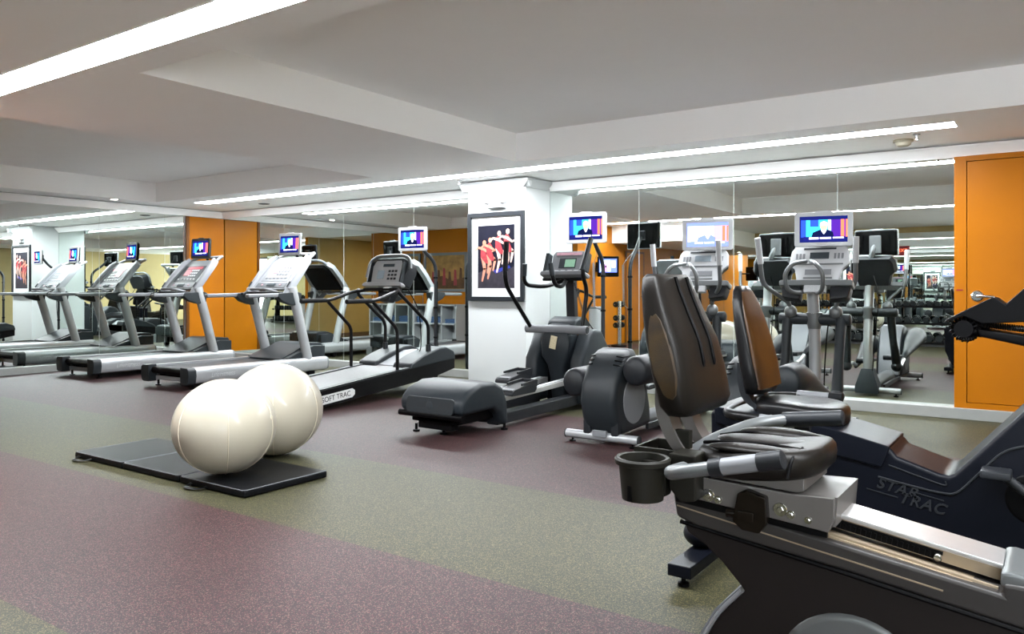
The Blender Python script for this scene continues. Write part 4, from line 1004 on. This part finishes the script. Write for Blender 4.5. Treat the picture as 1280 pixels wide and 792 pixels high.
    # front end, out of the frame on the right
    N().prism([(.30, .45), (.42, .80), (.40, 1.0), (.50, 1.02), (.62, .80), (.70, .45)], 'y', 2.43, 2.57, bev=.03).build('console_mast', 'taupe', t)
    N().prism([(.36, 1.0), (.33, 1.06), (.47, 1.32), (.55, 1.30), (.56, 1.05)], 'y', 2.28, 2.72, bev=.03).build('console', 'dgrey', t)
    for s in (-1, 1):
        N().cyl((.30, 2.5+s*.14, .32), (.30, 2.5+s*.17, .32), .09).tube([(.30, 2.5+s*.16, .32), (.30+s*.1, 2.5+s*.17, .32+s*.1)], .018, 10).box((.30+s*.1, 2.5+s*.23, .32+s*.1), (.10, .11, .03), bev=.008).build('crank', 'dgrey', t)
    N().box((.55, 2.5, .05), (.08, .6, .07), bev=.01).build('front_stabilizer', 'taupe', t)
    for y in (2.24, 2.76):
        N().lathe([(.0, 0), (.03, 0), (.03, .018)], (.55, y, 0), n=12).build('foot', 'black', t)
    return t
bike_front()

def bike_back():
    O = (-.6, 3.7, 0)
    t = thing('recumbent_bike', 'blue-black recumbent exercise bike with a warm reflection painted on its seat back, farther from the camera', 'exercise bike', O)
    N = lambda: W(O)
    y0, y1 = 3.52, 3.88
    prof = [(-1.31, .30), (-1.32, .63), (-1.25, .655), (-.78, .60), (-.56, .552), (-.53, .515), (-.375, .466)]
    prof += [(-.345, .462), (-.325, .472), (-.06, .78), (.05, .90), (.16, .985), (.27, .97), (.42, .70), (.55, .35), (.60, .06), (-1.05, .06), (-1.22, .10)]
    b = N().prism(prof, 'y', y0, y1, bev=.018, seg=3)
    body = b.build('body_shell', 'navy', t)
    # seat rail cover, raised, and the panel lines moulded in the side
    N().prism([(-1.30, .66), (-.78, .607), (-.555, .556), (-.565, .515), (-.585, .465), (-1.29, .58)], 'y', y0-.012, y1+.012, bev=.008).build('rail_cover', 'navy', t)
    ln = catmull([(-.60, y0-.001, .425), (-.48, y0-.001, .405), (-.37, y0-.001, .392), (-.315, y0-.001, .402), (-.25, y0-.001, .475), (-.17, y0-.001, .57), (-.10, y0-.001, .605), (.0, y0-.001, .62)], 5)
    N().tube(ln, .0045, 6).tube(catmull([(-.56, y0-.001, .478), (-.45, y0-.001, .447), (-.36, y0-.001, .424), (-.355, y0-.001, .44)], 5), .003, 6).build('moulded_line', 'dgrey', body)
    tx = basis((-.505, y0-.0005, .362), (1, 0, -.16), (.16, 0, 1))
    text('lettering', 'STAR', .062, 'dgrey', t, Matrix.Translation(Vector((.075, 0, .002)) - Vector(O)) @ basis((-.605, y0-.0005, .385), (1, 0, -.17), (.17, 0, 1)), .003, .25, 1.1, .001)
    text('lettering', 'TRAC', .062, 'dgrey', t, Matrix.Translation(-Vector(O)) @ basis((-.44, y0-.0005, .338), (1, 0, -.17), (.17, 0, 1)), .003, .25, 1.1, .001)
    N().box((-.585, y0-.001, .360), (.12, .004, .004), rot=(0, .17, 0)).box((-.42, y0-.001, .372), (.12, .004, .004), rot=(0, .17, 0)).build('lettering_bar', 'dgrey', body)
    N().lathe([(.0, -.006), (.085, -.006), (.095, -.002), (.10, .004)], (-.06, y0, .41), 'y', 32).build('crank_opening', 'black', body)
    # stabilizer and bumper at the rear
    N().box((-1.235, 3.59, .07), (.10, 1.28, .05), bev=.006).build('rear_stabilizer', 'navy', t)
    for y in (3.0, 4.18): N().lathe([(.0, 0), (.024, 0), (.024, .014), (.01, .018), (.01, .05), (.0, .05)], (-1.235, y, 0), n=12).build('foot', 'black', t)
    N().ell((-1.25, 3.25, .15), (.08, .10, .06), 20, 12).build('bumper', 'navy', t)
    N().box((.45, 3.7, .05), (.10, .62, .06), bev=.008).build('front_stabilizer', 'navy', t)
    for y in (3.45, 3.95): N().lathe([(.0, 0), (.03, 0), (.03, .022)], (.45, y, 0), n=12).build('foot', 'black', t)
    # seat
    pad = N(); n = 36; rings = []
    for z, k in ((.60, .82), (.603, .94), (.62, .99), (.648, 1.), (.67, .985), (.684, .93), (.69, .85), (.694, .5), (.695, .04)):
        rings.append([Vector((-.955+.205*k*math.copysign(abs(math.cos(2*PI*i/n))**.7, math.cos(2*PI*i/n)), 3.7+.205*k*math.copysign(abs(math.sin(2*PI*i/n))**.75, math.sin(2*PI*i/n))*(1-.15*(math.cos(2*PI*i/n) < 0)), z + .02*k*math.cos(2*PI*i/n)*-.4)) for i in range(n)])
    pad.loft(rings); pad.build('seat', 'vinyl_black', t, sharp=70)
    N().box((-.98, 3.7, .628), (.3, .26, .06), bev=.008).build('seat_base', 'black', t)
    secs = [(.715, -1.165, -1.12, 3.7, .12), (.722, -1.175, -1.095, 3.7, .165), (.76, -1.178, -1.085, 3.7, .188), (.86, -1.20, -1.105, 3.7, .19), (.96, -1.215, -1.13, 3.7, .178), (1.06, -1.232, -1.158, 3.7, .158),
            (1.14, -1.245, -1.182, 3.7, .13), (1.19, -1.25, -1.20, 3.7, .10), (1.215, -1.246, -1.214, 3.7, .065)]
    back = sweep_pad(N(), secs, e=3.4).build('backrest', 'vinyl_black', t, sharp=60)
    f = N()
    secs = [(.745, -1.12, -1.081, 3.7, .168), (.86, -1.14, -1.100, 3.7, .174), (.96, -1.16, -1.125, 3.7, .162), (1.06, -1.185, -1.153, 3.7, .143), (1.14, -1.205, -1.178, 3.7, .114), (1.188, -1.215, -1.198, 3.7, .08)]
    sweep_pad(f, secs, e=3.4).build('backrest_face', 'vinyl_warm_reflect', back, sharp=60)
    for y in (3.60, 3.80):
        mm = N(); pts = catmull([(-1.19, y, .86), (-1.185, y, .76), (-1.16, y, .69), (-1.10, y, .645)], 5)
        mm.loft([[p + Vector((dx, dy, 0)) for dx, dy in ((-.02, -.028), (.02, -.028), (.02, .028), (-.02, .028))] for p in pts])
        mm.build('backrest_bracket', 'dgrey', t)
    # handle loop around the seat
    lp = N().tube(fillet([(-.87, 3.40, .632), (-1.07, 3.40, .635), (-1.22, 3.44, .64), (-1.24, 3.62, .645), (-1.24, 3.78, .65), (-1.20, 3.97, .66), (-1.05, 4.0, .665), (-.87, 4.0, .675)], .09), .0225, 14).build('side_handle', 'black_tube', t)
    for y, z in ((3.40, .632), (4.0, .672)):
        N().tube([(-1.05, y, z+.002), (-.90, y, z)], .0245, 14).build('hand_sensor', 'lgrey', lp)
        N().tube([(-.90, y, z), (-.84, y, z)], .026, 14).build('grip', 'rubber', lp)
        N().cyl((-1.04, y, z-.002), (-1.04, 3.7, .62), .014).build('handle_stay', 'black_tube', lp)
    # handlebar, wound cord and console at the front
    a = N().prism([(-.372, 1.062), (-.36, 1.078), (-.205, 1.166), (-.19, 1.166), (-.158, 1.140), (-.10, 1.20), (.02, 1.31), (.14, 1.33), (.20, 1.24), (.16, 1.08), (-.10, 1.072), (-.235, 1.062), (-.30, 1.09)], 'y', 3.60, 3.80, bev=.008)
    hb = a.build('console', 'black', t)
    N().prism([(-.26, 1.045), (-.10, 1.02), (.10, .985), (.16, .93), (.08, .92), (-.10, .978), (-.25, 1.01)], 'y', 3.63, 3.77, bev=.012).build('console_mast', 'black', t)
    N().cyl((-.30, 3.60, 1.04), (-.30, 3.80, 1.04), .034, n=20).cyl((-.31, 3.66, 1.03), (-.22, 3.68, 1.03), .025).build('cord_hook', 'black', t)
    c = N()
    pts = []
    for i in range(0, 300):
        a_ = i/300*2*PI*3.0; rr_ = .043 + .002*math.sin(i*PI/3)
        r2 = .011
        yy = 3.63 + .14*i/300
        pts.append((-.30 + (rr_ + r2*math.cos(i*PI/3))*math.cos(a_), yy + r2*math.sin(i*PI/3), 1.04 + (rr_ + r2*math.cos(i*PI/3))*math.sin(a_)))
    c.tube(pts, .0042, 5)
    c.coil((-.262, 3.64, 1.062), (-.06, 3.63, 1.040), .011, 26, .0036)
    c.build('coiled_cord', 'black_tube', t)
    N().prism([(.05, .88), (.02, .95), (.10, 1.02), (.22, 1.0), (.24, .86)], 'y', 3.60, 3.80, bev=.02).build('mast_foot', 'navy', t)
    for s in (-1, 1):
        N().tube([(-.06, 3.7+s*.19, .41), (-.06+s*.12, 3.7+s*.2, .41-s*.10)], .018, 10).box((-.06+s*.12 + .0, 3.7+s*.26, .41-s*.10), (.10, .11, .03), bev=.008).build('crank', 'dgrey', t)
    return t
bike_back()

# ------------------------------------------------------------------ things behind the camera that the mirrors show
def dumbbell_proto(r, L):
    m = M()
    for s in (-1, 1):
        hexa = [(r*math.cos(PI/3*k), r*math.sin(PI/3*k)+r*.866) for k in range(6)]
        m.prism(hexa, 'y', s*L*.22, s*L*.5, bev=.008)
    m.cyl((0, -L*.24, r*.866), (0, L*.24, r*.866), .016, n=10, mi=1)
    return m
def rack(loc, wide, label, dl):
    t = thing('dumbbell_rack', label, 'dumbbell rack', loc, 0, 'dumbbell racks along the mirrors behind the camera')
    hw = wide/2
    shelves = ((.16, .05, .0), (.55, -.02, .1), (.90, -.1, .16))
    for z, y, _ in shelves:
        M().box((0, y+.03, z-.072), (wide, .35, .02)).box((0, y+.215, z-.072), (wide, .02, .045)).build('shelf', 'black', t)
    for s in (-1, 1):
        M().prism([(-.18, .0), (.26, .0), (.26, .05), (.14, .06), (.0, .98), (-.10, .98), (-.1, .05), (-.18, .05)], 'x', s*(hw-.06), s*(hw-.02)).build('upright', 'black_tube', t)
    M().box((0, .17, .05), (wide-.14, .03, .09)).build('kick_plate', 'lgrey', t)
    sizes = ((.082, .31), (.07, .29), (.06, .26))
    names = ('lower shelf', 'middle shelf', 'top shelf')
    for (z, y, _), (r, L), nm in zip(shelves, sizes, names):
        n = int((wide-.1)/(2*r+.022)); proto = None
        for k in range(n):
            x = -hw + .06 + r + k*(wide-.12-2*r)/(n-1)
            lb = 'black hex dumbbell on the %s of the %s' % (nm, dl)
            gp = 'dumbbells on the %s of the %s' % (nm, dl)
            p = (loc[0]+x, loc[1]+y+.03, z-.0615)
            if proto is None:
                proto = dumbbell_proto(r, L).build('dumbbell', ['iron', 'chrome'], None, loc=p); tag(proto, lb, 'dumbbell', gp)
            else:
                o = proto.copy(); COL.objects.link(o); o.location = p
rack((-1.85, -1.62, 0), 2.0, 'long black three-tier dumbbell rack reflected beside the orange door', 'rack reflected by the orange door')
rack((-4.35, -1.62, 0), 2.0, 'long black three-tier dumbbell rack reflected left of the white column', 'rack reflected left of the column')

def exit_sign():
    t = thing('exit_sign', 'small red lit exit sign high on the mirrors behind the camera', 'exit sign', (-2.75, YF+.03, 2.04))
    M().box((0, .02, 0), (.30, .04, .2), bev=.006).build('case', 'exit_red', t)
    text('lettering', 'EXIT', .11, 'tv_orange', t, basis((0, .041, 0), (-1, 0, 0), (0, 0, 1)), .001, 0, 1.0)
exit_sign()

def wall_tv():
    t = thing('wall_television', 'black wall television on an arm against the orange wall', 'television', (-7.55, 2.45, 1.66))
    M().tube([(-.29, -.12, 0), (-.1, -.03, 0), (-.02, .05, 0)], .02, 10).box((-.31, -.12, 0), (.02, .12, .2)).build('wall_arm', 'black', t)
    # it turns towards the mirrors
    mx = Matrix.Rotation(math.radians(152), 4, 'Z')
    h = M().prism(rrect(.44, .42, .02), 'y', -.03, .06, bev=.008).move(mx); h.build('housing', 'black', t)
    s = M(); 
    s.poly([(-.18, -.0305, -.12), (.18, -.0305, -.12), (.18, -.0305, .16), (-.18, -.0305, .16)], 0)
    s.poly([(-.05, -.031, -.10), (.16, -.031, -.10), (.16, -.031, .13), (-.05, -.031, .13)], 1)
    s.poly([(-.15, -.031, -.02), (-.07, -.031, -.02), (-.07, -.031, .12), (-.15, -.031, .12)], 2)
    s.poly([(.0, -.0315, -.1), (.1, -.0315, -.1), (.08, -.0315, .02), (.05, -.0315, .08), (.02, -.0315, .02)], 3)
    s.move(mx); s.build('screen', ['tv_lilac', 'tv_pale', 'tv_white', 'tv_pink'], t)
wall_tv()

def weight_tree():
    t = thing('weight_tree', 'small chrome tower of round weights by the orange wall', 'weight tree', (-7.45, 2.15, 0))
    M().lathe([(.0, 0), (.16, 0), (.16, .03), (.05, .05), (.05, .06)], n=20).build('base', 'black', t)
    M().cyl((0, 0, .05), (0, 0, .95), .05).build('post', 'chrome', t)
    for z in (.45, .60, .88):
        for s in (-1, 1):
            a = M().cyl((0, s*.04, z), (0, s*.2, z), .014); o = a.build('peg', 'chrome', t)
            M().lathe([(.0, -.03), (.055, -.03), (.06, -.02), (.06, .02), (.055, .03), (.0, .03)], (0, s*.14, z), 'y', 18).build('plate', 'iron', o)
weight_tree()
t = thing('waste_bin', 'tall white cylindrical bin standing by the orange wall', 'bin', (-7.6, 2.86, 0))
M().lathe([(.0, .0), (.15, .0), (.15, .80), (.14, .82), (.13, .82), (.13, .5), (.0, .5)], n=28).build('body', 'white', t)
M().lathe([(.10, .83), (.13, .845), (.152, .83), (.152, .80)], n=28).build('rim', 'lgrey', t)

def cubby():
    t = thing('cubby_shelf', 'white cubby shelf of six square bays against the orange wall', 'shelf', (-11.32, 3.12, 0))
    b = M(); Wd, Hh, Dp = 1.25, .86, .38; th = .035
    for x in (-Wd/2+th/2, -Wd/6, Wd/6, Wd/2-th/2): b.box((x, Dp/2+.02, Hh/2), (th, Dp, Hh))
    t_ = b.build('side_panel', 'white', t)
    b = M()
    for z in (th/2, Hh/2, Hh-th/2): b.box((0, Dp/2+.021, z), (Wd-.002, Dp-.002, th))
    b.box((0, .025, Hh/2), (Wd-.01, .01, Hh-.01)); b.build('shelf_board', 'white', t)
    proto = None
    for i, (bay, n) in enumerate(((0, 3), (1, 3), (2, 2))):
        for k in range(n):
            p = (-11.32 + (-Wd/3 + bay*Wd/3), 3.34, Hh/2+th/2+.001+k*.046)
            lb = 'folded blue towel in the upper bays of the white cubby shelf'
            if proto is None:
                m = M().prism(rrect(.29, .043, .02), 'y', -.13, .13, bev=.004); m.move(Matrix.Translation((0, 0, .0215)))
                proto = m.build('folded_towel', 'towel', None, loc=p); tag(proto, lb, 'towel', 'folded blue towels in the cubby shelf')
            else:
                o = proto.copy(); COL.objects.link(o); o.location = p
cubby()
def alcove_picture():
    t = thing('framed_picture', 'pale framed ochre picture on the orange wall above the cubby shelf', 'picture', (-11.32, 3.115, 1.58))
    f = M(); Wd, Hh, b = 1.25, .88, .06
    for s in (-1, 1): f.box((s*(Wd/2-b/2), .018, 0), (b, .035, Hh), bev=.005); f.box((0, .018, s*(Hh/2-b/2)), (Wd-2*b, .035, b), bev=.005)
    f.build('frame', 'lgrey', t)
    p = M().box((0, .008, 0), (Wd-2*b+.01, .01, Hh-2*b+.01), mi=0)
    p.poly([(-.55, .0135, -.37), (.55, .0135, -.37), (.55, .0135, -.12), (.2, .0135, -.2), (-.1, .0135, -.08), (-.55, .0135, -.22)], 1)
    for k in range(6):
        x = -.4+k*.16; p.poly([(x, .014+.0003*k, -.3), (x+.1, .014+.0003*k, -.3), (x+.08, .014+.0003*k, .0+.04*(k % 3)), (x+.02, .014+.0003*k, .02+.04*(k % 3))], 1 if k % 2 else 2)
    p.build('print', ['art_warm', 'art_brown', 'art_red'], t)
alcove_picture()

def plant():
    t = thing('potted_plant', 'leafy green potted plant in the far right corner of the room', 'plant', (3.2, 7.2, 0))
    M().lathe([(.0, .0), (.17, .0), (.22, .4), (.23, .42), (.2, .42), (.19, .38), (.0, .38)], n=28).build('pot', 'art_brown', t)
    M().lathe([(.0, .385), (.19, .385)], n=24).build('soil', 'soil', t)
    st = M(); lf = M(); rnd = random.Random(4)
    for k in range(9):
        a = k*2.4; r = .05 + .03*(k % 3); H = 1.1 + .12*(k % 5)
        tip = Vector((math.cos(a)*(.25+.05*(k % 4)), math.sin(a)*(.25+.05*(k % 4)), H))
        pts = catmull([(math.cos(a)*r, math.sin(a)*r, .38), (math.cos(a)*r*2, math.sin(a)*r*2, .8), tip], 5); st.tube(pts, .009, 6)
        for j in range(16):
            p = pts[min(len(pts)-1, 2+j*(len(pts)-3)//15)]; b = rnd.random()*2*PI; L = .16+.1*rnd.random()
            d = Vector((math.cos(b), math.sin(b), rnd.uniform(-.3, .6))).normalized(); s_ = d.cross(Vector((0, 0, 1))).normalized()
            m1 = p + d*L*.45 + s_*.045 + Vector((0, 0, .02)); m2 = p + d*L*.45 - s_*.045 + Vector((0, 0, .02))
            lf.poly([p, m1, p + d*L - Vector((0, 0, .03)), m2], 0)
    st.build('stem', 'leaf', t); lf.build('foliage', 'leaf', t)
plant()

# alcove fittings seen only through two mirrors: warm downlights, a rack, a bench
for x, y, lab in ((-9.9, 1.6, 'warm round downlight in the alcove ceiling near the orange wall'), (-9.9, -.6, 'warm round downlight in the alcove ceiling near its far end')):
    t = thing('downlight', lab, 'downlight', (x, y, ZC), 0, 'round ceiling downlights')
    M().lathe([(.0, -.008), (.09, -.008), (.09, -.001)], n=20).build('lens', 'warm_lamp', t)
    M().lathe([(.09, 0), (.09, -.010), (.115, -.006), (.115, 0)], n=20).build('ring', 'white', t)
